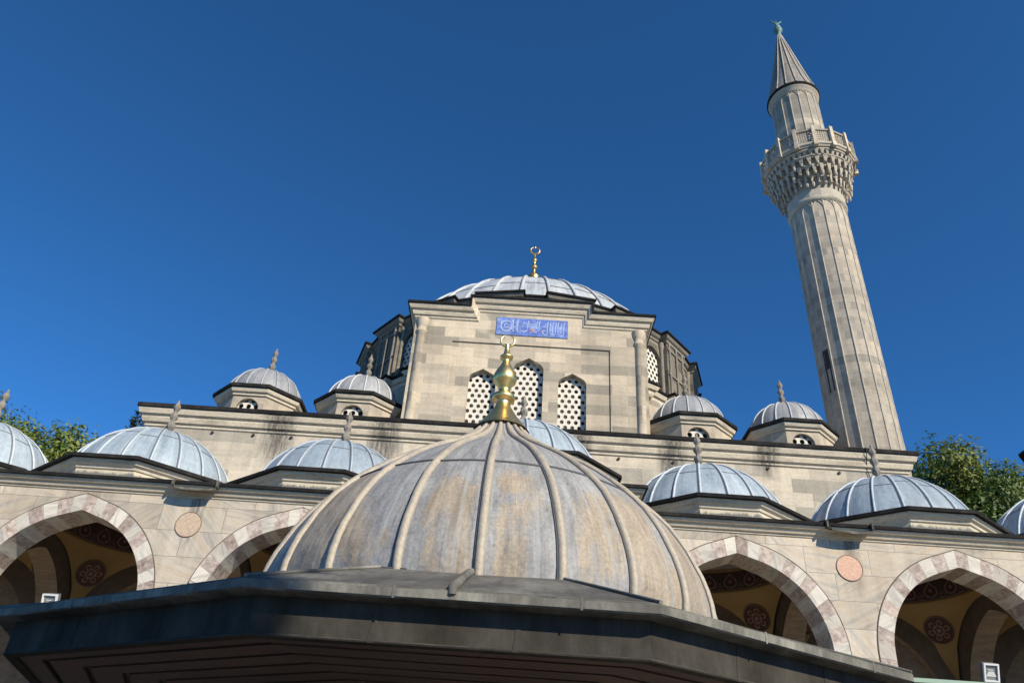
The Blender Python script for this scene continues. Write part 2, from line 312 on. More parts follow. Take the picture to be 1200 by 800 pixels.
# ------------------------------------------------------------------ mesh helpers
class MB:
    """collects faces with material slots and metre UVs, builds ONE mesh object"""
    def __init__(s): s.v = []; s.f = []; s.mi = []; s.uv = []; s.sm = []
    def face(s, pts, mi=0, uv=None, smooth=False):
        i = len(s.v); pts = [Vector(p) for p in pts]; s.v += pts; s.f.append(list(range(i, i+len(pts)))); s.mi.append(mi); s.sm.append(smooth)
        if uv is None:
            n = Vector((0, 0, 0))
            for a in range(len(pts)):
                p, q = pts[a], pts[(a+1) % len(pts)]
                n += Vector(((p.y-q.y)*(p.z+q.z), (p.z-q.z)*(p.x+q.x), (p.x-q.x)*(p.y+q.y)))
            if n.length > 1e-12: n.normalize()
            if abs(n.z) > .92: uv = [(p.x, p.y) for p in pts]
            else:
                h = Vector((-n.y, n.x, 0)).normalized(); vv = n.cross(h)
                uv = [(p.dot(h), p.dot(vv) if abs(n.z) > .3 else p.z) for p in pts]
        s.uv += list(uv)
    def grid(s, rows, mi=0, close=False, uvrows=None, smooth=True, skip=None):
        """rows: list of lists of points, joined quad by quad"""
        nr, nc = len(rows), len(rows[0]); base = len(s.v)
        for r in rows: s.v += [Vector(p) for p in r]
        for i in range(nr-1):
            for j in range(nc if close else nc-1):
                k = (j+1) % nc
                s.f.append([base+i*nc+j, base+i*nc+k, base+(i+1)*nc+k, base+(i+1)*nc+j]); s.mi.append(mi(i, j) if callable(mi) else mi); s.sm.append(smooth)
                if uvrows:
                    j2 = j+1; s.uv += [uvrows[i][j], uvrows[i][j2], uvrows[i+1][j2], uvrows[i+1][j]]
                else:
                    pp = [s.v[q] for q in s.f[-1]]
                    s.uv += [(p.x+p.y, p.z) for p in pp]
    def box(s, a, b, mi=0):
        x0, y0, z0 = a; x1, y1, z1 = b
        s.face([(x0, y0, z0), (x1, y0, z0), (x1, y0, z1), (x0, y0, z1)], mi); s.face([(x1, y1, z0), (x0, y1, z0), (x0, y1, z1), (x1, y1, z1)], mi)
        s.face([(x0, y1, z0), (x0, y0, z0), (x0, y0, z1), (x0, y1, z1)], mi); s.face([(x1, y0, z0), (x1, y1, z0), (x1, y1, z1), (x1, y0, z1)], mi)
        s.face([(x0, y0, z1), (x1, y0, z1), (x1, y1, z1), (x0, y1, z1)], mi); s.face([(x0, y1, z0), (x1, y1, z0), (x1, y0, z0), (x0, y0, z0)], mi)
    def prism(s, poly, z0, z1, mi=0, top=True, bot=True):
        n = len(poly)
        for i in range(n):
            p, q = poly[i], poly[(i+1) % n]
            s.face([(p[0], p[1], z0), (q[0], q[1], z0), (q[0], q[1], z1), (p[0], p[1], z1)], mi)
        if top: s.face([(p[0], p[1], z1) for p in poly], mi)
        if bot: s.face([(p[0], p[1], z0) for p in reversed(poly)], mi)
    def lathe(s, prof, n=32, c=(0, 0), mi=0, smooth=True, a0=0.0, a1=2*pi, rscale=None):
        rows = []; uvs = []
        L = 0
        for k, (r, z) in enumerate(prof):
            if k: L += hypot(r-prof[k-1][0], z-prof[k-1][1])
            full = abs(a1-a0-2*pi) < 1e-6
            cnt = n if full else n+1
            rows.append([(c[0]+r*sin(a0+(a1-a0)*j/n), c[1]-r*cos(a0+(a1-a0)*j/n), z) for j in range(cnt)])
            R0 = max(p[0] for p in prof)
            uvs.append([(R0*(a0+(a1-a0)*j/n), z if rscale is None else L) for j in range(n+1)])
        s.grid(rows, mi, close=abs(a1-a0-2*pi) < 1e-6, uvrows=uvs, smooth=smooth)
    def tube(s, pts, rad, n=8, mi=0, cap=True):
        pts = [Vector(p) for p in pts]; rows = []; L = 0; uvs = []
        up0 = None
        for i, p in enumerate(pts):
            d = (pts[min(i+1, len(pts)-1)] - pts[max(i-1, 0)]).normalized()
            if up0 is None: up0 = Vector((0, 0, 1)) if abs(d.z) < .9 else Vector((1, 0, 0))
            a = d.cross(up0).normalized(); b = a.cross(d).normalized(); up0 = b
            r = rad[i] if isinstance(rad, (list, tuple)) else rad
            if i: L += (p-pts[i-1]).length
            rows.append([p + a*(r*cos(2*pi*j/n)) + b*(r*sin(2*pi*j/n)) for j in range(n)]); uvs.append([(j/n*2*pi*r, L) for j in range(n+1)])
        s.grid(rows, mi, close=True, uvrows=uvs)
        if cap: s.face(list(reversed(rows[0])), mi); s.face(rows[-1], mi)
    def sweep(s, poly, prof, mis=None, closed=True, mi=0):
        """horizontal mouldings: prof = [(out, z)...] along plan polygon (ccw = outward to the right)"""
        rows = [[(q[0], q[1], z) for q in offset(poly, o, closed)] for (o, z) in prof]
        n = len(poly)
        for i in range(len(rows)-1):
            for j in range(n if closed else n-1):
                k = (j+1) % n
                s.face([rows[i][j], rows[i][k], rows[i+1][k], rows[i+1][j]], mis[i] if mis else mi)
    def xf(s, mat):
        s.v = [mat @ v for v in s.v]; return s
    def data(s, name, mats):
        me = bpy.data.meshes.new(name); me.from_pydata([tuple(v) for v in s.v], [], s.f)
        for m_ in mats: me.materials.append(M[m_] if isinstance(m_, str) else m_)
        me.polygons.foreach_set('material_index', s.mi); me.polygons.foreach_set('use_smooth', s.sm)
        ul = me.uv_layers.new(name='UVMap'); ul.data.foreach_set('uv', [c for p in s.uv for c in p])
        me.validate(); me.update(); return me
    def build(s, name, mats, parent=None, loc=(0, 0, 0), weld=False):
        me = s.data(name, mats if isinstance(mats, (list, tuple)) else [mats])
        return put(me, name, parent, loc)
def put(me, name, parent=None, loc=(0, 0, 0), rz=0.0):
    o = bpy.data.objects.new(name, me); COL.objects.link(o); o.parent = parent; o.location = loc; o.rotation_euler = (0, 0, rz); return o
def thing(name, label, cat, loc, group=None):
    o = bpy.data.objects.new(name, None); COL.objects.link(o); o.location = loc; o.empty_display_size = .5
    o['label'] = label; o['category'] = cat
    if group: o['group'] = group
    return o
def offset(poly, d, closed=True):
    n = len(poly); out = []
    for i in range(n):
        p = Vector(poly[i][:2]); a = Vector(poly[i-1][:2]) if (closed or i > 0) else None; b = Vector(poly[(i+1) % n][:2]) if (closed or i < n-1) else None
        ns = []
        for (u, v) in ((a, p), (p, b)):
            if u is None or v is None: continue
            e = (v-u).normalized(); ns.append(Vector((e.y, -e.x)))
        if len(ns) == 1: q = p + ns[0]*d
        else:
            bis = (ns[0]+ns[1]).normalized(); q = p + bis*(d/max(.2, bis.dot(ns[0])))
        out.append((q.x, q.y))
    return out
def ngon(n, apo, c=(0, 0), rot=0.0):
    """ccw polygon, one facet facing -Y turned by rot towards -X"""
    rr = apo/cos(pi/n); out = []
    for k in range(n):
        a = -rot + (2*k-1)*pi/n
        out.append((c[0]+rr*sin(a), c[1]-rr*cos(a)))
    return out

def arch_curve(a, h, zs, n=10, cx=0):
    """pointed two-centred arch: left spring -> apex -> right spring, (x, z)"""
    rad = (a*a+h*h)/(2*a); off = rad-a; th = math.asin(min(1, h/rad)); pts = []
    if h <= a*1.0001 and h >= a*.9999: th = pi/2
    for i in range(n+1):
        t_ = th*i/n; pts.append((cx+off-rad*cos(t_), zs+rad*sin(t_)))
    right = [(2*cx-x, z) for x, z in reversed(pts[:-1])]
    return pts + right
def stilted(a, h, zs, foot, cx=0, phi=71.5, n=40):
    """round-shouldered pointed arch on upright jambs, points evenly spaced along the curve"""
    tn = 1/math.tan(R(phi)); r = (h-a*tn)/(sin(R(phi))-(1-cos(R(phi)))*tn)
    L = [(-a, foot)] + [(-a+r-r*cos(R(phi)*i/24), zs+r*sin(R(phi)*i/24)) for i in range(25)] + [(0, zs+h)]
    P = L + [(-x, z) for x, z in reversed(L[:-1])]
    d = [0]
    for p, q in zip(P, P[1:]): d.append(d[-1]+hypot(q[0]-p[0], q[1]-p[1]))
    out = []
    for i in range(2*n+1):
        t_ = d[-1]*i/(2*n); k = max(j for j in range(len(d)) if d[j] <= t_+1e-9); k = min(k, len(P)-2); f = (t_-d[k])/(d[k+1]-d[k])
        out.append((cx+P[k][0]+(P[k+1][0]-P[k][0])*f, P[k][1]+(P[k+1][1]-P[k][1])*f))
    return out
def low_arch(a, zs, cx=0, r=.55, phi=60, n=6):
    r = a*r; pts = [(cx-a+r-r*cos(R(phi)*i/n), zs+r*sin(R(phi)*i/n)) for i in range(n+1)]
    pts.append((cx, pts[-1][1] + (cx-pts[-1][0])/math.tan(R(phi))))
    return pts + [(2*cx-x, z) for x, z in reversed(pts[:-1])]
def wall_arches(mb, x0, x1, z0, z1, y, openings, mi=0, flip=False):
    """vertical wall sheet at depth y with arched openings; openings: list of (list of (x,z) curve from left foot to right foot) sorted by x"""
    def q(pts):
        pts = [(px, y, pz) for px, pz in pts]
        mb.face(list(reversed(pts)) if flip else pts, mi)
    x = x0
    for cv in openings:
        xl, xr = cv[0][0], cv[-1][0]
        if xl > x + 1e-4: q([(x, z0), (xl, z0), (xl, z1), (x, z1)])
        zf = cv[0][1]
        for (a, b) in zip(cv, cv[1:]):
            if b[0] - a[0] < 1e-5: continue
            q([a, b, (b[0], z1), (a[0], z1)])
        if zf > z0 + 1e-4: pass
        x = xr
    if x1 > x + 1e-4: q([(x, z0), (x1, z0), (x1, z1), (x, z1)])
def reveal(mb, cv, y0, y1, mi=0):
    for (a, b) in zip(cv, cv[1:]):
        mb.face([(a[0], y0, a[1]), (a[0], y1, a[1]), (b[0], y1, b[1]), (b[0], y0, b[1])], mi)
def lattice(mb, x0, x1, z0, z1, y, sx=.258, sz=.225, r=.082, th=.05, mi=0, round_top=None):
    """gypsum plate pierced by staggered round holes"""
    nr = int((z1-z0)/sz+1e-6)
    for j in range(nr+1):
        zc = z0 + j*sz; ox = sx/2 if j % 2 else 0
        ni = int(math.ceil((x1-x0)/sx))+1
        for i in range(ni):
            xc = x0 + i*sx + ox
            if xc > x1 + 1e-6: continue
            # hexagonal cell around the hole
            hexp = []
            for (dx, dz) in ((.5, -sz/3/sz*1.0), (.5, 1/3), (0, 2/3), (-.5, 1/3), (-.5, -1/3), (0, -2/3)):
                hexp.append((xc+dx*sx, zc+dz*sz))
            m_ = 12; circ = [(xc+r*cos(2*pi*k/m_-pi/6), zc+r*sin(2*pi*k/m_-pi/6)*1.1) for k in range(m_)]
            outer = []
            for k in range(6):
                p, q = hexp[k], hexp[(k+1) % 6]; outer += [p, ((p[0]+q[0])/2, (p[1]+q[1])/2)]
            for k in range(m_):
                k2 = (k+1) % m_
                mb.face([(outer[k][0], y, outer[k][1]), (outer[k2][0], y, outer[k2][1]), (circ[k2][0], y, circ[k2][1]), (circ[k][0], y, circ[k][1])][::-1] if False else
                        [(circ[k][0], y, circ[k][1]), (outer[k][0], y, outer[k][1]), (outer[k2][0], y, outer[k2][1]), (circ[k2][0], y, circ[k2][1])], mi)
                mb.face([(circ[k][0], y, circ[k][1]), (circ[k2][0], y, circ[k2][1]), (circ[k2][0], y+th, circ[k2][1]), (circ[k][0], y+th, circ[k][1])], mi)

def crescent(mb, c, r, th=.02, mi=0, gap=.9, ang=0.0):
    """ring-like crescent open at the top in the XZ plane"""
    pts = []; rad = []
    for i in range(25):
        a = -pi/2 + ang + (-pi+gap*.5) + (2*pi-gap)*i/24
        k = abs(i-12)/12
        pts.append((c[0]+r*cos(a), c[1], c[2]+r*sin(a))); rad.append(th*(1-.75*k*k))
    mb.tube(pts, rad, 8, mi)

def dome_shell(prof, nrib, rr, c, mi_s=0, mi_r=1, n=None, rot=0.0, hseams=(), rib_lift=.3, mi_l=None, rmin=.12, half_seams=False, lw=1.0, hmat=None):
    """lead dome: lathed shell with rolled seams down it and lapped seams round it"""
    mb = MB(); mb.lathe(prof, n or nrib*3, c, mi_s, True)
    def r_at(z):
        for (a, b) in zip(prof, prof[1:]):
            if a[1] <= z <= b[1]: return a[0]+(b[0]-a[0])*(z-a[1])/(b[1]-a[1]+1e-9)
        return prof[-1][0]
    for k in range(nrib):
        a = rot + 2*pi*k/nrib; pts = []; rad = []
        for (r, z) in prof:
            q = min(rr, max(r, .02)*rmin*2.2 + rmin*.05)
            pts.append((c[0]+(r+q*rib_lift)*sin(a), c[1]-(r+q*rib_lift)*cos(a), z)); rad.append(q)
        mb.tube(pts, rad, 8, mi_r, True)
        if mi_l is not None:   # open joint beside the roll
            pts2 = [(c[0]+(r+.004)*sin(a-(q*1.05)/max(r, .1)), c[1]-(r+.004)*cos(a-(q*1.05)/max(r, .1)), z) for (r, z), q in zip(prof, rad)]
            mb.tube(pts2, [max(.004, q*.17*lw) for q in rad], 5, mi_l, True)
    for k in range(nrib):
        for (z, jit) in hseams:
            zz = z + (jit*(1 if (k*7) % 3 else -1) if jit else 0); r = r_at(zz)
            a0, a1 = rot+2*pi*k/nrib, rot+2*pi*(k+1)/nrib
            pts = [(c[0]+(r+.003)*sin(a0+(a1-a0)*i/6), c[1]-(r+.003)*cos(a0+(a1-a0)*i/6), zz) for i in range(7)]
            mb.tube(pts, .011*lw if mi_l is not None else .014, 5, hmat if hmat is not None else (mi_l if mi_l is not None else mi_r), True)
    if half_seams:
        for k in range(nrib):
            a = rot + 2*pi*(k+.5)/nrib
            lo = [(r, z) for (r, z) in prof if z <= hseams[0][0]] if hseams else prof
            mb.tube([(c[0]+(r+.002)*sin(a), c[1]-(r+.002)*cos(a), z) for (r, z) in lo], .012, 5, mi_r, True)
    return mb

def baluster(mb, c, z0, s=1.0, mi=0):
    """turned stone finial: three knobs on a thin stem"""
    p = [(.07, 0), (.10, .02), (.075, .10), (.07, .20), (.11, .23), (.155, .30), (.16, .36), (.12, .42), (.075, .46), (.085, .52), (.145, .58), (.15, .64), (.11, .70), (.07, .74), (.075, .80), (.125, .86), (.13, .92), (.09, .99), (.045, 1.04), (.05, 1.08), (.02, 1.13), (.0, 1.14)]
    rows = []
    for r, z in p:
        rows.append([(c[0]+(.70*r*s*(1+.12*cos(6*2*pi*j/24+z*7*s)))*sin(2*pi*j/24), c[1]-(.70*r*s*(1+.12*cos(6*2*pi*j/24+z*7*s)))*cos(2*pi*j/24), z0+z*s) for j in range(24)])
    mb.grid(rows, mi, close=True)

# ------------------------------------------------------------------ ground
t = NT('courtyard stone paving'); tc = t.obj(); br = t.n('ShaderNodeTexBrick'); t.l(tc, br.inputs['Vector'])
for k, v in (('Scale', 1), ('Brick Width', 1.1), ('Row Height', .7), ('Mortar Size', .012)): br.inputs[k].default_value = v
br.inputs['Color1'].default_value = c4((.15, .14, .12)); br.inputs['Color2'].default_value = c4((.21, .195, .165)); br.inputs['Mortar'].default_value = c4((.13, .125, .11))
M['paving'] = t.done(t.mix(1, br.outputs['Color'], t.ramp(t.noise(tc, .4, 5), [(.3, g(.8)), (.7, g(1.1))]), 'MULTIPLY'), .85)
t = NT('dry earth and grass'); n = t.noise(t.obj(), .05, 6, .6); M['earth'] = t.done(t.ramp(n, [(.35, (.06, .07, .03)), (.65, (.14, .12, .08))]), .95)
mb = MB(); mb.face([(-2000, -2000, 0), (2000, -2000, 0), (2000, 2000, 0), (-2000, 2000, 0)]); o = mb.build('ground', 'earth'); o['kind'] = 'structure'
mb = MB(); mb.face([(-26, -22, .004), (26, -22, .004), (26, 17, .004), (-26, 17, .004)]); o = mb.build('courtyard', 'paving'); o['kind'] = 'structure'

# ------------------------------------------------------------------ prayer hall
XC = .34
HX0, HX1, HY0, HY1 = -12.62, 13.34, 23.85, 44.0
hall = thing('mosque_hall', 'grey stone prayer hall with ribbed main dome, round window drum and four small domed turrets', 'mosque', (XC, HY0, 0))
HB = Vector((XC, HY0, 0))
def hb(mb, name, mats, parent=None, base=HB):
    mb.xf(Matrix.Translation(-base)); return mb.build(name, mats, parent or hall)
rect = [(HX0, HY0), (HX1, HY0), (HX1, HY1), (HX0, HY1)]
mb = MB(); mb.prism(rect, 0, 13.0, 0, top=False, bot=False); hb(mb, 'wall', 'hallstone')
mb = MB()
mb.sweep(rect, [(.0, 12.86), (.05, 12.9), (.05, 12.98), (.13, 13.02), (.17, 13.16), (.17, 13.22), (.26, 13.27), (.31, 13.42), (.31, 13.46), (.36, 13.475), (.36, 13.60), (.30, 13.64), (-.6, 13.70)], [0]*8 + [1, 1, 1, 1])
hb(mb, 'cornice', ['halltrim', 'leaddark'])
for px in (-11.9, -10.3, -8.9, -7.6, -5.9, 3.55, 5.4, 8.6, 11.0, -1.9):
    mb = MB(); mb.tube([(px, HY0-.05, 12.78), (px, HY0+.05, 12.78)], .05, 8); hb(mb, 'iron_peg', 'iron')
# lightning cable over the right end
mb = MB(); mb.tube([(12.35, HY0-.02, 11.2), (12.1, HY0-.03, 12.3), (11.95, HY0-.05, 12.95), (11.9, HY0-.39, 13.45), (11.9, HY0-.39, 13.62)], .014, 6); hb(mb, 'cable', 'iron')
# hipped lead roof
mb = MB(); a = [(x, y, 13.68) for x, y in offset(rect, -.5)]; b = [(-8.5, 28, 14.6), (9.2, 28, 14.6), (9.2, 40, 14.6), (-8.5, 40, 14.6)]
for i in range(4): mb.face([a[i], a[(i+1) % 4], b[(i+1) % 4], b[i]])
mb.face(b); hb(mb, 'roof', 'leadgrey')

# front block (raised wall below the main dome)
BX0, BX1, BY, BD = XC-4.42, XC+4.42, 24.3, 3.6
ZS, ZM, HALF = 18.36, 18.80, 2.0        # spring of the cornice at the sides, in the middle; half width of the raised middle
mb = MB()
FX0, FX1, FZ = XC-2.93, XC+3.03, 17.43    # sunk panel
wins = [(XC-1.67, .50, 15.86, .47), (XC+.0, .565, 16.39, .53), (XC+1.64, .515, 15.88, .48)]   # centre, half width, spring, rise
curves = [[(cx-a_, 13.7)] + low_arch(a_, zs, cx) + [(cx+a_, 13.7)] for cx, a_, zs, h_ in wins]
mb.face([(BX0, BY, 13.6), (FX0, BY, 13.6), (FX0, BY, ZS), (BX0, BY, ZS)]); mb.face([(FX1, BY, 13.6), (BX1, BY, 13.6), (BX1, BY, ZS), (FX1, BY, ZS)])
mb.face([(FX0, BY, FZ), (FX1, BY, FZ), (FX1, BY, ZS), (FX0, BY, ZS)]); mb.face([(XC-HALF, BY, ZS), (XC+HALF, BY, ZS), (XC+HALF, BY, ZM), (XC-HALF, BY, ZM)])
reveal(mb, [(FX0, 13.6), (FX0, FZ), (FX1, FZ), (FX1, 13.6)], BY, BY+.055)
wall_arches(mb, FX0, FX1, 13.6, FZ, BY+.055, curves)
for cv in curves: reveal(mb, cv, BY+.055, BY+.42)
for (x, sg) in ((BX0, -1), (BX1, 1)):
    q = [(x, BY+BD, 13.6), (x, BY, 13.6), (x, BY, ZS), (x, BY+BD, ZS)]; mb.face(q if sg < 0 else q[::-1])
# corner shafts
for x in (BX0+.28, BX1-.28):
    mb.lathe([(.18, 13.6), (.18, 17.7), (.22, 17.74), (.22, 17.80), (.18, 17.84), (.19, 17.98), (.25, 18.2), (.26, 18.34)], 16, (x, BY+.06), 0)
# pale arch stones above the windows
blk = hb(mb, 'front_block', ['blockstone', 'trim'])
# stepped cornice: path in the XZ plane, profile (out, up)
prof = [(.0, -.02), (.05, .03), (.05, .10), (.11, .13), (.15, .24), (.15, .30), (.24, .34), (.30, .46), (.30, .50), (.36, .51), (.36, .60), (.30, .64)]
path = [(BX0, ZS), (XC-HALF, ZS), (XC-HALF, ZM), (XC+HALF, ZM), (XC+HALF, ZS), (BX1, ZS)]
mb = MB(); rows = []
for (o_, u_) in prof:
    row = []
    for i, (x, z) in enumerate(path):
        xx = x
        if i == 0: xx = x-o_
        elif i == 5: xx = x+o_
        elif i in (1, 2): xx = x-u_*.62
        else: xx = x+u_*.62
        row.append((xx, BY-o_, z+u_))
    rows.append(row)
for i in range(len(rows)-1):
    for j in range(5):
        mb.face([rows[i][j], rows[i][j+1], rows[i+1][j+1], rows[i+1][j]], 0 if i < 8 else 1)
for sg, x in ((-1, BX0), (1, BX1)):
    for (p, q, k) in zip(prof, prof[1:], range(99)):
        f = [(x+sg*p[0], BY+BD, ZS+p[1]), (x+sg*p[0], BY-p[0], ZS+p[1]), (x+sg*q[0], BY-q[0], ZS+q[1]), (x+sg*q[0], BY+BD, ZS+q[1])]
        mb.face(f if sg < 0 else f[::-1], 0 if k < 8 else 1)
zt = ZS+.64
mb.face([(BX0-.3, BY-.3, zt), (XC-HALF-.4, BY-.3, zt), (XC-HALF-.4, BY+BD, zt+.2), (BX0-.3, BY+BD, zt+.2)], 1)
mb.face([(XC+HALF+.4, BY-.3, zt), (BX1+.3, BY-.3, zt), (BX1+.3, BY+BD, zt+.2), (XC+HALF+.4, BY+BD, zt+.2)], 1)
zt = ZM+.64
mb.face([(XC-HALF-.4, BY-.3, zt), (XC+HALF+.4, BY-.3, zt), (XC+HALF+.4, BY+BD, zt+.2), (XC-HALF-.4, BY+BD, zt+.2)], 1)
for sg in (-1, 1):
    x = XC+sg*(HALF+.4); mb.face([(x, BY-.3, ZS+.6), (x, BY+BD, ZS+.6), (x, BY+BD, zt+.2), (x, BY-.3, zt)], 1)
hb(mb, 'block_cornice', ['trim', 'leaddark'])
for (cx, a_, zs, h_) in wins:
    mb = MB(); lattice(mb, cx-a_-.2, cx+a_+.25, 13.8, zs+h_+.1, BY+.30, .252, .213, .073, .07); w = hb(mb, 'window', 'gypsum')
    mb = MB(); mb.face([(cx-a_-.3, BY+.5, 13.6), (cx+a_+.3, BY+.5, 13.6), (cx+a_+.3, BY+.5, zs+h_+.3), (cx-a_-.3, BY+.5, zs+h_+.3)]); hb(mb, 'pane', 'pane', w)
# tile inscription
TX0, TX1, TZ0, TZ1 = XC+.06-1.37, XC+.06+1.37, 17.83, 18.63
mb = MB(); mb.box((TX0, BY-.03, TZ0), (TX1, BY+.02, TZ1)); tile = hb(mb, 'inscription_panel', 'tile')
mb = MB()
def stroke(pts, w, mi=0, y=BY-.034):
    """flat pen stroke with swelling width; points in panel units 0..1 across, 0..1 up"""
    P = [Vector((TX0+(TX1-TX0)*u, TZ0+(TZ1-TZ0)*v)) for u, v in pts]
    # smooth by chaikin
    for _ in range(2):
        Q = [P[0]]
        for a_, b_ in zip(P, P[1:]): Q += [a_*.75+b_*.25, a_*.25+b_*.75]
        P = Q+[P[-1]]
    n_ = len(P); L_, R_ = [], []
    for i, p in enumerate(P):
        d = (P[min(i+1, n_-1)]-P[max(i-1, 0)]); d.normalize(); nn = Vector((-d.y, d.x)); k = w*.62*(.55+.45*sin(pi*min(1, (i+.6)/n_)))
        L_.append((p.x+nn.x*k, y, p.y+nn.y*k)); R_.append((p.x-nn.x*k, y, p.y-nn.y*k))
    for i in range(n_-1): mb.face([L_[i], L_[i+1], R_[i+1], R_[i]], mi)
rs = random.Random(3)
# border line, alif / lam uprights on the right, long bowls on the left
for z in (.05, .95): stroke([(.015, z), (.5, z), (.985, z)], .008, 2)
for x in (.015, .985): stroke([(x, .05), (x, .5), (x, .95)], .008, 2)
for u, b_, t_ in ((.945, .16, .88), (.905, .22, .80), (.862, .14, .90), (.83, .22, .84), (.79, .16, .90), (.752, .2, .86), (.715, .15, .90), (.60, .38, .90), (.565, .42, .86), (.44, .35, .88), (.30, .18, .90), (.285, .3, .9), (.235, .18, .92), (.215, .3, .88)):
    stroke([(u+.012, t_), (u, t_-.05), (u-.004, (b_+t_)/2), (u-.002, b_)], .017)
stroke([(.945, .18), (.92, .10), (.885, .14), (.862, .2)], .017); stroke([(.83, .24), (.80, .14), (.77, .16), (.752, .24)], .017)
stroke([(.715, .2), (.69, .10), (.655, .16), (.64, .28), (.66, .38), (.69, .34)], .018)
stroke([(.60, .40), (.57, .28), (.52, .26), (.49, .36), (.51, .46)], .018); stroke([(.44, .38), (.42, .26), (.37, .24), (.335, .3)], .018)
stroke([(.20, .74), (.13, .84), (.065, .68), (.06, .40), (.11, .20), (.19, .26), (.205, .42)], .026); stroke([(.165, .62), (.125, .66), (.105, .52), (.135, .40), (.17, .46)], .018)
stroke([(.55, .62), (.50, .72), (.44, .66), (.40, .74), (.36, .66)], .014); stroke([(.70, .52), (.66, .62), (.62, .56)], .014); stroke([(.30, .52), (.27, .44), (.24, .5)], .014)
for _ in range(120):
    u, v = rs.uniform(.05, .95), rs.uniform(.12, .88); a_ = rs.uniform(0, 6.3); l_ = rs.uniform(.012, .03)
    stroke([(u, v), (u+l_*cos(a_), v+l_*2.4*sin(a_)), (u+l_*1.5*cos(a_+.9), v+l_*3.2*sin(a_+.9))], .009, rs.choice((0, 2, 2)), BY-.036)
for k in range(6): a_ = k*pi/3; stroke([(.495, .33), (.495+.02*cos(a_), .33+.07*sin(a_)), (.495+.034*cos(a_), .33+.12*sin(a_))], .022, 1, BY-.038)
stroke([(.17, .36), (.155, .5), (.16, .56)], .012, 1, BY-.038); stroke([(.655, .2), (.652, .27), (.655, .32)], .014, 1, BY-.038)
hb(mb, 'lettering', ['tilewhite', 'tilerust', 'tilepale'], tile)

# drum of 18 bays
DC = (.49, 34.15); DR = 8.7
ZD = 20.95; NB = 18
def pol(r, a, z=None):
    p = (DC[0]+r*sin(a), DC[1]-r*cos(a)); return p if z is None else (p[0], p[1], z)
w_ = R(5.33)
ring = []; ringlow = []
RW, RP = 8.12, 8.40                      # window bay wall, pier face
for k in range(NB):
    a = 2*pi*k/NB + R(10)
    ring += [pol(RW, a-w_+R(.02)), pol(RP, a-w_), pol(RP, a+w_), pol(RW, a+w_-R(.02))]
ZL = 17.75                                # ledge below the windows
mb = MB()
n4 = len(ring)
for i in range(n4):
    p, q = ring[i], ring[(i+1) % n4]
    if i % 4 == 3: continue               # window bay, built below
    mb.face([(p[0], p[1], ZL), (q[0], q[1], ZL), (q[0], q[1], ZD-.3), (p[0], p[1], ZD-.3)])
# window bay sheets with round arched openings
half_w = RW*sin(R(10)-w_)                # half width of a bay
ap = RW*cos(R(10)-w_)
baycv = [(-.56, ZL+.18)] + arch_curve(.56, .62, 19.55, 8, 0) + [(.56, ZL+.18)]
for k in range(NB):
    a = 2*pi*k/NB
    sub = MB(); wall_arches(sub, -half_w, half_w, ZL+.18, ZD-.3, -ap, [baycv]); sub.face([(-half_w, -ap, ZL), (half_w, -ap, ZL), (half_w, -ap, ZL+.18), (-half_w, -ap, ZL+.18)])
    reveal(sub, baycv, -ap, -ap+.32)
    # slim engaged shafts against the piers
    for sx_ in (-half_w+.06, half_w-.06):
        sub.lathe([(.085, ZL), (.085, 20.2), (.13, 20.35), (.13, 20.55)], 10, (sx_, -ap-.05), 1)
    mt = Matrix.Translation((DC[0], DC[1], 0)) @ Matrix.Rotation(a, 4, 'Z')
    sub.xf(mt); b0 = len(mb.v); mb.v += sub.v; mb.f += [[i+b0 for i in f] for f in sub.f]; mb.mi += sub.mi; mb.uv += sub.uv; mb.sm += sub.sm
# pier panels: sunk strips
for k in range(NB):
    a = 2*pi*k/NB + R(10)
    for s_ in (-1, 0, 1):
        c_ = a + s_*R(3.9)
        mb.tube([pol(RP+.01, c_, ZL+.05), pol(RP+.01, c_, ZD-.32)], .055, 6, 1)
    p, q = pol(RP+.004, a-R(4.6)), pol(RP+.004, a+R(4.6))
    for (z0, z1) in ((18.95, 19.03), (20.2, 20.3)):
        p2, q2 = pol(RP+.05, a-R(4.9)), pol(RP+.05, a+R(4.9))
        mb.face([(p2[0], p2[1], z0), (q2[0], q2[1], z0), (q2[0], q2[1], z1), (p2[0], p2[1], z1)], 1); mb.face([(p2[0], p2[1], z0), (p[0], p[1], z0), (q[0], q[1], z0), (q2[0], q2[1], z0)], 1); mb.face([(p2[0], p2[1], z1), (q2[0], q2[1], z1), (q[0], q[1], z1), (p[0], p[1], z1)], 1)
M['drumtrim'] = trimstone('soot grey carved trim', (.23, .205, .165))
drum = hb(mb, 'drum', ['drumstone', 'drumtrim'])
mb = MB(); mb.sweep(ring, [(-.02, ZD-.42), (.05, ZD-.40), (.06, ZD-.30), (.14, ZD-.24), (.20, ZD-.13), (.21, ZD-.10), (.27, ZD-.09), (.27, ZD), (.2, ZD+.03), (-.1, ZD+.1)], [0]*5+[1]*4)
inner = [pol(7.42, 2*pi*k/n4 + R(4), ZD+.48) for k in range(n4)]
rim = offset(ring, -.1)
for i in range(n4):
    j = (i+1) % n4; mb.face([(rim[i][0], rim[i][1], ZD+.1), (rim[j][0], rim[j][1], ZD+.1), inner[j], inner[i]], 2)
hb(mb, 'drum_cornice', ['drumtrim', 'leaddark', 'leadgrey'])
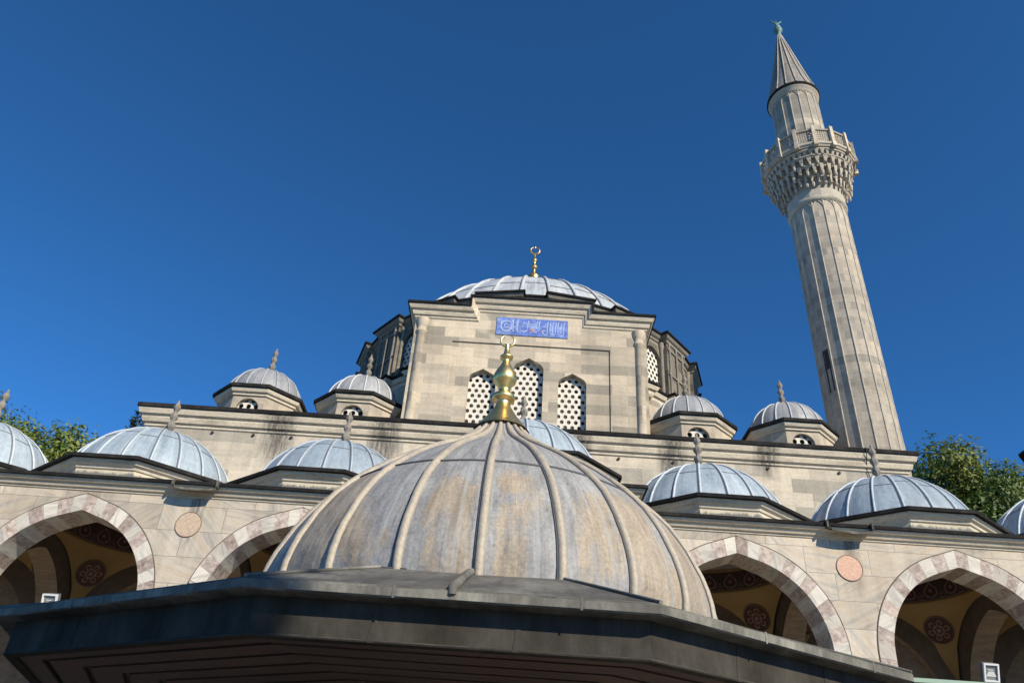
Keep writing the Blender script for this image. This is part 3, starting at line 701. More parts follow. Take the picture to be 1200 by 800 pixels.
# lattices of the drum windows: one mesh, copied to each bay
mb = MB(); lattice(mb, -.66, .66, ZL+.15, 20.3, -ap+.16, .25, .215, .08, .05); lat = mb.data('window', [M['gypsum']])
mb = MB(); mb.face([(-.8, -ap+.34, ZL), (.8, -ap+.34, ZL), (.8, -ap+.34, 20.5), (-.8, -ap+.34, 20.5)]); pan = mb.data('pane', [M['pane']])
for k in range(NB):
    a = 2*pi*k/NB
    w = put(lat, 'window', hall, (DC[0]-HB.x, DC[1]-HB.y, 0), a); put(pan, 'pane', w)
# base ring under the drum, following the piers
ringb = []
for k in range(NB):
    a = 2*pi*k/NB + R(10); ringb += [pol(RW+.16, a-w_-R(.2)), pol(RP+.16, a-w_-R(.2)), pol(RP+.16, a+w_+R(.2)), pol(RW+.16, a+w_+R(.2))]
mb = MB(); mb.sweep(ringb, [(-.1, ZL-.62), (.0, ZL-.58), (.06, ZL-.5), (.06, ZL-.36), (.16, ZL-.30), (.22, ZL-.16), (.22, ZL-.12), (.28, ZL-.11), (.28, ZL-.01), (.2, ZL+.02), (-.35, ZL+.08)], [0]*6+[1]*4)
hb(mb, 'drum_ledge', ['trim', 'leaddark'])
mb = MB(); mb.prism(ngon(NB, RW+.12, DC, R(10)), 13.6, ZL-.5, 0, top=False, bot=False); hb(mb, 'drum_base', 'stone')
# main dome
prof = [(8.15*cos(R(e)), 18.08+8.15*sin(R(e))) for e in (21, 24, 28, 32, 36, 40, 45, 50, 55, 60, 65, 70, 75, 80, 84, 87, 89)]
mb = dome_shell(prof, 36, .075, DC, 0, 1, 108, R(5), hseams=((22.9, .12), (24.4, .1), (25.5, 0)), mi_l=2, rmin=.05, lw=2.3)
dome = hb(mb, 'main_dome', ['leadpale', 'leadroll', 'leadline'])
mb = MB(); z = 28.38; mb.lathe([(1.1, 26.1), (.75, 26.4), (.45, 27.1), (.34, 27.9), (.36, 28.38)], 20, DC)
mb.lathe([(.36, z), (.33, z+.10), (.22, z+.22), (.10, z+.34), (.085, z+.52), (.11, z+.60), (.20, z+.70), (.20, z+.78), (.10, z+.88), (.075, z+1.02), (.09, z+1.12), (.16, z+1.22), (.15, z+1.30), (.07, z+1.38), (.045, z+1.62), (.03, z+1.7)], 20, DC)
crescent(mb, (DC[0], DC[1], z+1.98), .26, .06, 0, .4); mb.lathe([(.0, z+2.1), (.07, z+2.18), (.0, z+2.34)], 8, DC)
hb(mb, 'finial', 'gold2', dome)
# side half domes behind the turrets
for sx_ in (-1, 1):
    c = (XC+sx_*8.2, 29.2); pr = [(2.3*cos(R(e)), 14.45+1.6*sin(R(e))) for e in range(0, 91, 10)]
    mb = dome_shell(pr, 16, .045, c, 0, 1, 48); mb.prism(ngon(16, 2.35, c), 13.7, 14.47, 2); hb(mb, 'side_dome', ['leadblue', 'leadroll', 'stone'])

# turrets on the roof
def turret_parts():
    c = (0, 0)
    wallp = ngon(8, 1.40, c)
    mb = MB(); zt = 14.62
    # front facet with a round window, the other facets plain
    n = 8; rc, zc = .40, 14.02
    for i in range(n):
        p, q = wallp[i], wallp[(i+1) % n]
        if i == 0:
            y = p[1]; m_ = 24
            circ = [(rc*cos(2*pi*k/m_), zc+rc*sin(2*pi*k/m_)) for k in range(m_)]
            def onrect(x, z):
                dx, dz = x, z-zc; hx = q[0]; best = 9e9
                for lim, d in ((hx, abs(dx)), (zt-zc if dz > 0 else zc-13.3, abs(dz))):
                    if d > 1e-9: best = min(best, lim/d)
                return (dx*best, zc+dz*best)
            angs = [2*pi*k/m_ for k in range(m_)]
            corners = []
            for k in range(m_):
                a, b = circ[k], circ[(k+1) % m_]; A, B = onrect(*a), onrect(*b)
                poly = [a, A]
                # rectangle corner between A and B
                if abs(A[0]-B[0]) > 1e-6 and abs(A[1]-B[1]) > 1e-6:
                    poly.append((A[0] if abs(abs(A[0])-q[0]) < 1e-6 else B[0], A[1] if abs(abs(A[0])-q[0]) > 1e-6 else B[1]))
                poly += [B, b]; mb.face([(x, y, z) for x, z in poly])
            for k in range(m_):
                a, b = circ[k], circ[(k+1) % m_]; mb.face([(b[0], y, b[1]), (a[0], y, a[1]), (a[0], y+.22, a[1]), (b[0], y+.22, b[1])])
        else: mb.face([(p[0], p[1], 13.3), (q[0], q[1], 13.3), (q[0], q[1], zt), (p[0], p[1], zt)])
    wall = mb.data('turret', [M['stone']])
    mb = MB(); mb.sweep(wallp, [(-.02, 14.50), (.06, 14.52), (.06, 14.58), (.14, 14.63), (.18, 14.72), (.18, 14.76), (.25, 14.78), (.25, 14.90), (.18, 14.94), (-.1, 14.99)], [0]*5+[1]*4)
    corn = mb.data('cornice', [M['trim'], M['leaddark']])
    pr = [(1.40*cos(R(e)), 14.87+1.40*sin(R(e))) for e in (4, 12, 20, 28, 36, 44, 52, 60, 68, 76, 83, 88)]
    mb = dome_shell(pr, 16, .030, c, 0, 1, 48, R(11), mi_l=2); dm = mb.data('dome', [M['leadgrey'], M['leadroll'], M['leadline']])
    mb = MB(); baluster(mb, c, 16.22, 1.06); fn = mb.data('finial', [M['finialstone']])
    mb = MB(); lattice(mb, -.405, .405, 13.46, 14.5, -1.40+.14, .27, .235, .088, .05); lt = mb.data('lattice', [M['gypsum']])
    mb = MB(); mb.face([(-.45, -1.12, 13.4), (.45, -1.12, 13.4), (.45, -1.12, 14.55), (-.45, -1.12, 14.55)]); pn = mb.data('pane', [M['pane']])
    return wall, corn, dm, fn, lt, pn
TP = turret_parts()
for x in (-9.56, -5.82, 6.45, 10.16):
    w = put(TP[0], 'turret', hall, (x-HB.x, 25.68-HB.y, 0))
    for me, nm in zip(TP[1:], ('cornice', 'dome', 'finial', 'lattice', 'pane')): put(me, nm, w)

# ------------------------------------------------------------------ minaret
MC = (13.25, 26.0)
mina = thing('minaret', 'tall fluted stone minaret with carved balcony and grey pointed spire', 'minaret', (MC[0], MC[1], 0))
NBASE = Vector((MC[0], MC[1], 0))
def mbd(mb, name, mats, parent=None): return mb.build(name, mats, parent or mina)
ZK = ((26.5, 26.15), (26.8, 26.45), (27.12, 26.78), (27.62, 27.15), (28.84, 28.28), (29.66, 29.0), (29.96, 29.3), (31.1, 30.2))
def zfit(mb):
    for v in mb.v:
        for (a, b), (c, d) in zip(ZK, ZK[1:]):
            if a <= v.z <= c: v.z = b+(d-b)*(v.z-a)/(c-a); break
    return mb
NS = 16
def shaft(r0, r1, z0, z1, rib):
    mb = MB(); n = NS
    for k in range(n):
        a0, a1 = (2*k-1)*pi/n, (2*k+1)*pi/n
        P = [(r0*sin(a0), -r0*cos(a0), z0), (r0*sin(a1), -r0*cos(a1), z0), (r1*sin(a1), -r1*cos(a1), z1), (r1*sin(a0), -r1*cos(a0), z1)]
        mb.face(P, 0)
        mb.tube([(r0*sin(a0), -r0*cos(a0), z0), (r1*sin(a0), -r1*cos(a0), z1)], rib, 8, 1)
        # little pointed arch at the head of each flute
        f0 = Vector(P[3]); f1 = Vector(P[2]); up_ = Vector((0, 0, 1)); mid = (f0+f1)/2
        out = Vector((sin((a0+a1)/2), -cos((a0+a1)/2), 0))*.012
        pts = [f0-up_*.42+out, f0.lerp(f1, .12)-up_*.22+out, f0.lerp(f1, .3)-up_*.09+out, mid-up_*.02+out, f0.lerp(f1, .7)-up_*.09+out, f0.lerp(f1, .88)-up_*.22+out, f1-up_*.42+out]
        mb.tube(pts, rib*.75, 6, 1)
    return mb
mb = shaft(1.235, 1.195, 12.0, 26.5, .029)
# slit window on the left flute
a = -R(52)+R(0); px, py = 1.21*sin(-R(45)), -1.21*cos(-R(45))
sh = mbd(mb, 'shaft', ['minstone', 'mintrim'])
mb = MB(); d = Vector((sin(-R(67.5)), -cos(-R(67.5)), 0)); tt = Vector((-d.y, d.x, 0)); c = d*1.195
for (z0, z1) in ((17.0, 18.9),):
    q = [c-tt*.065, c+tt*.065]
    mb.face([(q[0].x, q[0].y, z0), (q[1].x, q[1].y, z0), (q[1].x, q[1].y, z1), (q[0].x, q[0].y, z1)])
    for s_ in (-1, 1):
        e = c+tt*.11*s_; mb.tube([(e.x, e.y, z0), (e.x, e.y, z1)], .03, 6)
mbd(mb, 'slit_window', 'iron')
mb = MB(); mb.prism(ngon(8, 2.0), 0, 11, 0); rows = [[(x, y, 11.0) for x, y in ngon(16, 1.95)], [(x, y, 12.2) for x, y in ngon(16, 1.25)]]; mb.grid(rows, 0, True, smooth=False); mbd(mb, 'base', 'minstone')
mb = MB(); mb.lathe([(1.19, 26.80), (1.26, 26.86), (1.30, 26.95), (1.28, 27.05), (1.24, 27.12)], 32, (0, 0), 0); pp = ngon(16, 1.24); mb.prism(pp, 27.1, 27.62, 0, top=False, bot=False); mbd(zfit(mb), 'collar', 'mintrim')
# muqarnas corbel
mb = MB()
mb.lathe([(1.22, 27.5), (1.25, 27.9), (1.33, 28.3), (1.50, 28.75), (1.70, 29.2), (1.9, 29.62)], 64, (0, 0), 0)
rs = random.Random(9)
def PP(r, aa, z): return (r*sin(aa), -r*cos(aa), z)
for ti, (z0, h, ra, rb, n, wd, pend) in enumerate(((27.86, .58, 1.25, 1.50, 32, .62, .20), (28.36, .50, 1.46, 1.74, 32, .66, .34), (28.84, .46, 1.70, 1.90, 32, .70, .22), (29.26, .38, 1.88, 1.99, 48, .82, .05))):
    if ti > 1: mb.lathe([(ra-.06, z0+h-.10), (rb-.01, z0+h-.09), (rb, z0+h-.02), (ra, z0+h)], n*2, (0, 0), 0, smooth=False)
    for k in range(n):
        a = 2*pi*(k+(.5 if ti % 2 else 0))/n; dw = pi/n*wd
        jr = rs.uniform(-.025, .025); L = pend*rs.uniform(.35, 1.2) if rs.random() > .12 else .03
        zt, zm = z0+h-.06, z0+.17
        r1, r2, r3 = rb-.02+jr, rb-.07+jr, rb-.13+jr
        A = [PP(r1, a-dw, zt), PP(r1, a+dw, zt), PP(r2, a+dw*.6, zm), PP(r3, a+dw*.34, z0-.02), PP(r3, a-dw*.34, z0-.02), PP(r2, a-dw*.6, zm)]
        B = [PP(ra-.18, a-dw, zt), PP(ra-.18, a+dw, zt), PP(ra-.2, a+dw*.6, zm), PP(ra-.2, a+dw*.34, z0-.02), PP(ra-.2, a-dw*.34, z0-.02), PP(ra-.2, a-dw*.6, zm)]
        mb.face(A, 0)
        for i in range(6):
            j = (i+1) % 6; mb.face([A[j], A[i], B[i], B[j]], 0)
        # hanging stalactite drop
        sw = .045+.012*(ti < 2)
        c = Vector(PP(rb-.12+jr, a, 0))
        mb.lathe([(sw*1.1, z0+.05), (sw*1.25, z0-L*.25), (sw*.95, z0-L*.55), (sw*1.0, z0-L*.7), (sw*.3, z0-L), (0, z0-L-.01)], 6, (c.x, c.y), 0, smooth=False)
        # small rosette in the niche beside the fin
        a2 = a+pi/n; c2 = Vector(PP(ra+.01, a2, 0)); zz = z0+h*.62
        mb.tube([PP(ra-.05, a2, zz+.10), PP(rb-.06, a2, zz+.04)], .05, 6)
mbd(zfit(mb), 'muqarnas_corbel', 'mintrim')
# balcony
mb = MB(); pp = ngon(16, 2.0); mb.sweep(pp, [(-.3, 29.66), (.02, 29.68), (.06, 29.78), (.10, 29.80), (.10, 29.93), (.02, 29.96), (-.9, 29.96)]); bal = mbd(zfit(mb), 'balcony', 'mintrim'); mb = MB(); mb.sweep(pp, [(-.05, 30.92), (.05, 30.92), (.07, 31.0), (.03, 31.06), (-.06, 31.06), (-.06, 30.92)]); zfit(mb).build('handrail', 'mintrim', bal)
def pierced(mb, w, h, y):
    """geometric fretwork: crossing bars on a frame"""
    for k in range(1, 7):
        x = -w/2 + w*k/7; mb.box((x-.016, y, 0), (x+.016, y+.05, h))
    for k in range(1, 6):
        z = h*k/6; mb.box((-w/2, y+.006, z-.014), (w/2, y+.044, z+.014))
    nn = 5
    for i in range(nn):
        for j in range(4):
            cx, cz = -w/2+w*(i+.5)/nn, h*(j+.5)/4
            mb.tube([(cx-.06, y+.025, cz-.09), (cx+.06, y+.025, cz+.09)], .016, 5); mb.tube([(cx-.06, y+.025, cz+.09), (cx+.06, y+.025, cz-.09)], .016, 5)
wf = 2*2.0*math.tan(pi/16)
mb = MB(); pierced(mb, wf-.1, .78, -2.0); pan_me = mb.data('parapet_panel', [M['mintrim']])
mb = MB(); mb.box((-.075, -2.12, -.06), (.075, -1.96, .97)); mb.box((-.095, -2.15, -.30), (.095, -1.98, -.06)); post_me = mb.data('post', [M['trim']])
for k in range(16):
    put(pan_me, 'parapet_panel', bal, (0, 0, 29.3), 2*pi*k/16)
    rp = 2.0/cos(pi/16)-2.0
    a = 2*pi*(k+.5)/16; put(post_me, 'post', bal, (rp*sin(a), -rp*cos(a), 29.3), a)
mb = shaft(1.13, 1.10, 29.2, 34.05, .028); mb.lathe([(1.10, 34.0), (1.16, 34.05), (1.16, 34.2), (1.22, 34.26), (1.25, 34.36)], 32, (0, 0), 1)
us = mbd(mb, 'upper_shaft', ['minstone', 'mintrim'])
mb = MB()   # door of the balcony

cvd = [(-.3, 29.3)] + arch_curve(.3, .34, 30.08, 6) + [(.3, 29.3)]
for (a_, b_) in zip(cvd, cvd[1:]):
    pass
mb.tube([(x, -1.13, z) for x, z in cvd], .05, 6); dfr = mbd(mb, 'door_frame', 'mintrim'); mb = MB()
mb.face([(x, -1.14, z) for x, z in cvd]); mbd(mb, 'door', 'iron')
# spire
NSP = 16
mb = MB(); sp = [(1.26, 34.36), (1.31, 34.42), (1.305, 34.50), (1.24, 34.57)]
mb.lathe(sp, 32, (0, 0), 1)
prc = [(1.25, 34.58), (1.03, 35.4), (.80, 36.5), (.565, 37.7), (.33, 38.9), (.12, 39.95), (.06, 40.15)]
mb.lathe(prc, NSP*2, (0, 0), 0, True)
for k in range(NSP):
    a = 2*pi*k/NSP+R(11.25); mb.tube([((r+.01)*sin(a), -(r+.01)*cos(a), z) for r, z in prc], [min(.032, r*.22) for r, z in prc], 6, 2); mb.tube([((r+.006)*sin(a-.045/max(r, .25)), -(r+.006)*cos(a-.045/max(r, .25)), z) for r, z in prc], [min(.013, r*.1) for r, z in prc], 5, 3)
for z, r in ((36.6, .775), (38.1, .485)): mb.lathe([(r+.0, z), (r+.018, z+.012), (r-.004, z+.03)], NSP*2, (0, 0), 3)
M['spirelead'] = lead('brown grey lead of the spire', (.17, .155, .14), (.27, .245, .21), (.36, .325, .28), .8, spec=.15)
sp_o = mbd(mb, 'spire', ['spirelead', 'leaddark', 'mintrim', 'leadline'])
mb = MB(); z = 40.05
mb.lathe([(.10, z), (.12, z+.12), (.17, z+.24), (.24, z+.38), (.24, z+.48), (.13, z+.60), (.17, z+.68), (.17, z+.76), (.08, z+.84), (.05, z+1.0)], 14)
mb.tube([(0, 0, z+.95), (-.10, 0, z+1.12), (-.26, 0, z+1.26), (-.34, 0, z+1.38)], [.05, .05, .045, .01], 6); mb.tube([(0, 0, z+.95), (.10, 0, z+1.12), (.24, 0, z+1.24), (.30, 0, z+1.36)], [.05, .05, .045, .01], 6); mb.tube([(0, 0, z+.95), (0, 0, z+1.45)], [.035, .008], 6)
mbd(mb, 'finial', 'bronze', sp_o)

# ------------------------------------------------------------------ portico
PXC, BAY, PY = .22, 5.27, 18.0
bays = [PXC + BAY*k for k in (-3, -2, -1, 0, 1, 2, 3)]
port = thing('portico', 'arcaded marble portico of seven bays with red and white arches and lead domes', 'portico', (PXC, PY, 0))
PBASE = Vector((PXC, PY, 0))
def pb(mb, name, mats, parent=None): mb.xf(Matrix.Translation(-PBASE)); return mb.build(name, mats, parent or port)
PX0, PX1 = bays[0]-BAY/2-.35, bays[-1]+BAY/2+.35
WT = .82; ZT = 8.32; ZSP = 5.28
AI, HI, AE, HE, ZST = 1.95, 2.16, 2.31, 2.57, 5.63
mb = MB(); mb.box((PX0-1, PY-1.4, 0), (PX1+1, 24, .55)); mb.box((PX0-1.3, PY-1.75, 0), (PX1+1.3, PY-1.4, .28)); pb(mb, 'platform', 'marble')
mb = MB()
ext = [stilted(AE, HE, ZST, ZSP, c, n=20) for c in bays]
for y, fl in ((PY, False), (PY+WT, True)): wall_arches(mb, PX0, PX1, ZSP, ZT+.1, y, ext, 0, fl)
for x, fl in ((PX0, 0), (PX1, 1)):
    q = [(x, PY+WT, ZSP), (x, PY, ZSP), (x, PY, ZT+.1), (x, PY+WT, ZT+.1)]; mb.face(q[::-1] if fl else q)
# underside of the pier heads
xs = [PX0] + [v for c in bays for v in (c-AE, c+AE)] + [PX1]
for a_, b_ in zip(xs[0::2], xs[1::2]): mb.face([(a_, PY, ZSP), (a_, PY+WT, ZSP), (b_, PY+WT, ZSP), (b_, PY, ZSP)])
pb(mb, 'arcade_wall', 'marblewall')
def arch_mesh():
    mb = MB(); nv = 25; y0, y1 = -.012, WT+.01
    # voussoirs: equal shares of arc length along the intrados, paired on the extrados
    ci = stilted(AI, HI, ZST, ZSP); ce = stilted(AE, HE, ZST, ZSP)
    def at(cv, t_):
        f = t_*(len(cv)-1); i = min(int(f), len(cv)-2); a_, b_ = cv[i], cv[i+1]; k = f-i; return (a_[0]+(b_[0]-a_[0])*k, a_[1]+(b_[1]-a_[1])*k)
    rr = random.Random(5)
    cuts = [0]
    for i in range(nv): cuts.append(cuts[-1] + (1.0+rr.uniform(-.15, .15)))
    cuts = [c/cuts[-1] for c in cuts]
    mid = nv//2
    for i in range(nv):
        t0, t1 = cuts[i], cuts[i+1]; mi = 1 if i % 2 == 0 else 0
        sub = 4; jit = rr.uniform(0, .008); off = rr.uniform(0, 20)
        for s_ in range(sub):
            a_, b_ = t0+(t1-t0)*s_/sub, t0+(t1-t0)*(s_+1)/sub
            A, B, C_, D = at(ci, a_), at(ci, b_), at(ce, b_), at(ce, a_)
            def uvl(pts):  # rotate the texture per stone
                aa = off; return [(p[0]*cos(aa)-p[1]*sin(aa)+off*3, p[0]*sin(aa)+p[1]*cos(aa)+off) for p in pts]
            f = [D, C_, B, A]
            mb.face([(p[0], y0-jit, p[1]) for p in f][::-1], mi, uvl(f[::-1]))
            mb.face([(p[0], y1, p[1]) for p in f], mi, uvl(f))
            mb.face([(A[0], y0-jit, A[1]), (A[0], y1, A[1]), (B[0], y1, B[1]), (B[0], y0-jit, B[1])], mi, [(off, a_*7+off), (off+.83, a_*7+off), (off+.83, b_*7+off), (off, b_*7+off)])
            mb.face([(D[0], y0-jit, D[1]), (C_[0], y0-jit, C_[1]), (C_[0], 0.02, C_[1]), (D[0], 0.02, D[1])], mi)
    # thin dark strip round the arch back, drawing the joint's shadow line in colour
    pts = [(x, -.008, z) for x, z in stilted(AE+.012, HE+.012, ZST, ZSP)]
    mb.tube(pts, .013, 5, 2)
    return mb
arch_me = arch_mesh().data('arch', [M['vw'], M['vr'], M['innerdark']])
for c in bays: put(arch_me, 'arch', port, (c-PBASE.x, 0, 0))
# columns with stalactite capitals
mb = MB(); mb.lathe([(.36, .55+.34), (.37, 1.2), (.355, 3.2), (.325, 4.42)], 28); colm = mb.data('column', [M['marble']])
mb = MB(); mb.lathe([(.33, 4.40), (.38, 4.44), (.38, 4.5), (.34, 4.54), (.40, 4.70), (.48, 4.9), (.55, 5.08)], 8, smooth=False)
for k in range(16):
    a = 2*pi*k/16; mb.tube([(.40*sin(a), -.40*cos(a), 4.55), (.46*sin(a), -.46*cos(a), 4.72), (.54*sin(a), -.54*cos(a), 4.95), (.56*sin(a), -.56*cos(a), 5.08)], [.02, .06, .07, .06], 6)
mb.box((-.46, -.46, 5.08), (.46, .46, ZSP)); cap = mb.data('capital', [M['marble']])
mb = MB(); mb.box((-.5, -.5, .55), (.5, .5, .70)); mb.lathe([(.47, .70), (.49, .76), (.42, .82), (.38, .86), (.40, .9), (.36, .93)], 28); basm = mb.data('base', [M['marble']])
for x in [c-BAY/2 for c in bays] + [bays[-1]+BAY/2]:
    o = put(colm, 'column', port, (x-PBASE.x, WT/2, 0)); put(cap, 'capital', o); put(basm, 'base', o)
# cornice; the middle bay is raised
CB = [PXC-2.86, PXC+2.86]
ZC0 = 8.26
cprof = [(-.0, 0), (.03, .02), (.03, .06), (.08, .075), (.11, .13), (.11, .155), (.18, .175), (.22, .225), (.22, .25), (.28, .255), (.28, .33), (.22, .36), (-.3, .44)]
cm = [0]*8+[1]*4
mb = MB()
pth = [(PX0, 24), (PX0, PY), (CB[0]+.3, PY)]; mb.sweep(pth, [(o, ZC0+z) for o, z in cprof], cm, closed=False)
pth = [(CB[1]-.3, PY), (PX1, PY), (PX1, 24)]; mb.sweep(pth, [(o, ZC0+z) for o, z in cprof], cm, closed=False)
pb(mb, 'cornice', ['trim', 'leaddark'])
mb = MB(); rc_ = [(CB[0], PY-.01), (CB[1], PY-.01), (CB[1], 23), (CB[0], 23)]
mb.prism(rc_, ZC0-.02, 9.0, 0, top=True, bot=False); mb.sweep(rc_, [(o, ZC0+.66+z) for o, z in cprof], [1 + (c) for c in cm]); pb(mb, 'centre_attic', ['marble', 'trim', 'leaddark'])
mb = MB(); mb.face([(PX0, PY-.02, 8.68), (PX1, PY-.02, 8.68), (PX1, 23.8, 9.0), (PX0, 23.8, 9.0)]); pb(mb, 'roof', 'leadgrey')
# domes on low drums
def poct(hx, hy, fx, fy): return [(-fx, -hy), (fx, -hy), (hx, -fy), (hx, fy), (fx, hy), (-fx, hy), (-hx, fy), (-hx, -fy)]
def pdome(dz, hx, hy, fx, fy, rs_=1.0):
    P = poct(hx, hy, fx, fy); I = offset(P, -.28)
    mb = MB(); mb.prism(I, 8.6, 9.2+dz, 0, top=False, bot=False); dr = mb.data('drum', [M['stainstone']])
    mb = MB(); mb.sweep(I, [(-.02, 8.98+dz), (.04, 9.0+dz), (.06, 9.07+dz), (.13, 9.10+dz), (.17, 9.17+dz), (.18, 9.20+dz), (.28, 9.205+dz), (.28, 9.29+dz), (.2, 9.33+dz)], [0]*5+[1]*3)
    rows = offset(I, .2); c_ = [(2.28*rs_*sin(2*pi*(k-.5)/8), -2.0*rs_*cos(2*pi*(k-.5)/8)) for k in range(8)]
    for k in range(8):
        j = (k+1) % 8; mb.face([(rows[k][0], rows[k][1], 9.33+dz), (rows[j][0], rows[j][1], 9.33+dz), (c_[j][0], c_[j][1], 9.42+dz), (c_[k][0], c_[k][1], 9.42+dz)], 2)
    ev = mb.data('eave', [M['trim'], M['leaddark'], M['leadgrey']])
    pr = [(2.38*cos(R(e)), 8.80+2.38*sin(R(e))) for e in (13, 19, 25, 31, 37, 43, 49, 55, 61, 67, 73, 79, 84, 88)]
    pr = [(r*rs_, 9.33+(z-9.33)*rs_+dz) for r, z in pr]
    mb = dome_shell(pr, 20, .032, (0, 0), 0, 1, 80, R(3), hseams=((10.45+dz, .07),), rib_lift=.4, mi_l=None, rmin=.08, hmat=2)
    # dark joint beside each roll
    for k in range(20):
        a = R(3)+2*pi*k/20
        mb.tube([((r+.004)*sin(a-.05/max(r, .3)), -(r+.004)*cos(a-.05/max(r, .3)), z) for r, z in pr], [min(.012, r*.05) for r, z in pr], 5, 2)
    dm = mb.data('dome', [M['leadblue'], M['leadroll2'], M['leadline2']])
    mb = MB(); baluster(mb, (0, 0), 11.16+dz, 1.1); fi = mb.data('finial', [M['finialstone']])
    return dm, dr, ev, fi
M['leadroll2'] = lead('pale blue lead roll', (.31, .36, .40), (.42, .47, .505), (.54, .58, .605), .55)
M['leadline2'] = NT('dark lead joint').done((.11, .125, .14), .6)
t = NT('limed drum stone'); n1 = t.noise(t.uv((1, 1.5, 1)), 1.2, 6, .7); uvv = t.uv(rnd=False); sx = t.n('ShaderNodeSeparateXYZ'); t.l(uvv, sx.inputs[0])
fr = t.noise(t.uv((6, .6, 1)), 1.4, 5, .7); hgt = t.math('SUBTRACT', sx.outputs[1], 8.78); lim = t.math('MULTIPLY', fr, .28); kk = t.math('SUBTRACT', lim, hgt)
kk = t.math('MINIMUM', t.math('MAXIMUM', t.math('MULTIPLY', kk, 18.0), 0.0), .85)
cc = t.ramp(n1, [(.3, (.36, .31, .22)), (.5, (.50, .44, .32)), (.7, (.56, .50, .38))]); M['stainstone'] = t.done(t.mix(kk, cc, (.10, .105, .11)), .85)
std = pdome(0, 2.58, 2.86, .84, 1.46); mid_ = pdome(.92, 2.75, 2.86, 1.45, 1.5, 1.06)
for i, c in enumerate(bays):
    dm, dr, ev, fi = mid_ if i == 3 else std
    o = put(dm, 'dome', port, (c-PBASE.x, 20.9-PBASE.y, 0)); put(dr, 'drum', o); put(ev, 'eave', o); put(fi, 'finial', o)
# vaults
BY0, BY1 = PY+WT, 23.22; YC = (BY0+BY1)/2; HA = 2.25; Z0 = 5.85; RD = HA*sqrt(2)
def vault_mesh():
    mb = MB(); rows = []; n = 64; ringr = 2.16
    for i in range(9):
        row = []
        for k in range(n):
            a = 2*pi*k/n+pi/4; sq = HA/max(abs(cos(a)), abs(sin(a))); r = ringr+(max(sq, ringr)-ringr)*i/8
            row.append((r*sin(a), -r*cos(a), Z0+sqrt(max(0, RD*RD-r*r))))
        rows.append(row)
    mb.grid(rows[::-1], 0, close=True, smooth=True)
    zr = Z0+sqrt(RD*RD-ringr**2)
    mb.lathe([(ringr, zr), (ringr-.05, zr+.03), (ringr-.05, zr+.10), (ringr-.01, zr+.12)], 64, (0, 0), 0)
    mb.lathe([(ringr-.02, zr+.66)] + [(ringr*cos(R(e)), zr+.66+2.0*sin(R(e))) for e in range(5, 91, 8)], 48, (0, 0), 0)
    return mb, ringr, zr
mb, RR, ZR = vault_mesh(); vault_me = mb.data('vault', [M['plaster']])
mb = MB(); mb.lathe([(RR-.015, ZR+.11), (RR-.015, ZR+.67)], 64, (0, 0), 0)
npal = 22
def palm(mb, a, z, s, r):
    """pointed palmette with a pale outline, flat on the ring"""
    sh_ = [(0, 0), (.5, .08), (.72, .35), (.55, .62), (.26, .8), (0, 1.0), (-.26, .8), (-.55, .62), (-.72, .35), (-.5, .08)]
    def P(x, zz, rr): return ((rr)*sin(a+x*s/r), -(rr)*cos(a+x*s/r), z+zz*s*1.55)
    for sc, mi, dr in ((1.0, 1, .006), (.80, 0, .010), (.48, 2, .014), (.26, 1, .018)):
        cz = .45; mb.face([P(x*sc, cz+(y-cz)*sc, r-dr) for x, y in sh_][::-1], mi)
for k in range(npal):
    a = 2*pi*k/npal; palm(mb, a, ZR+.17, .29, RR-.015); palm(mb, a+pi/npal, ZR+.15, .13, RR-.012)
mb.lathe([(RR-.03, ZR+.12), (RR-.03, ZR+.15)], 64, (0, 0), 1); band_me = mb.data('ornament_band', [M['ornground'], M['ornpale'], M['ornred']])
def medallion():
    mb = MB(); r = .40
    mb.face([(r*cos(2*pi*k/40), 0, r*sin(2*pi*k/40)) for k in range(40)], 0)
    for k in range(40):
        a0, a1 = 2*pi*k/40, 2*pi*(k+1)/40
        mb.face([(r*1.0*cos(a0), -.006, r*1.0*sin(a0)), (r*cos(a1), -.006, r*sin(a1)), (r*.93*cos(a1), -.006, r*.93*sin(a1)), (r*.93*cos(a0), -.006, r*.93*sin(a0))], 3)
    for k in range(6):
        a = 2*pi*k/6+.2
        for sc, mi, y in ((1, 1, -.008), (.62, 2, -.012)):
            pts = []
            for i in range(14):
                b = 2*pi*i/14; x = .20+.105*sc*cos(b); z_ = .072*sc*sin(b)*(1.25 if cos(b) > 0 else .75); pts.append((x*cos(a)-z_*sin(a), y, x*sin(a)+z_*cos(a)))
            mb.face(pts, mi)
        a2 = a+pi/6; mb.face([(.30*cos(a2)+.04*cos(b), -.01, .30*sin(a2)+.04*sin(b)) for b in [2*pi*i/8 for i in range(8)]], 2)
        mb.face([(.13*cos(a2)+.03*cos(b), -.01, .13*sin(a2)+.03*sin(b)) for b in [2*pi*i/8 for i in range(8)]], 1)
    mb.face([(.06*cos(b), -.01, .06*sin(b)) for b in [2*pi*i/12 for i in range(12)]], 1)
    return mb.data('medallion', [M['ornground'], M['ornpale'], M['ornred'], M['innerdark']])
med_me = medallion()
for c in bays:
    v = put(vault_me, 'vault', port, (c-PBASE.x, YC-PBASE.y, 0)); put(band_me, 'ornament_band', v)
    for qx in (-1, 1):
        for qy in (-1, 1):
            r_ = 2.66; zz = Z0+sqrt(RD*RD-r_*r_); nrm = Vector((qx*r_/sqrt(2), qy*r_/sqrt(2), zz-Z0)).normalized()
            o = put(med_me, 'medallion', v, Vector((qx*r_/sqrt(2), qy*r_/sqrt(2), zz)) - nrm*.06); o.rotation_euler = nrm.to_track_quat('Y', 'Z').to_euler()
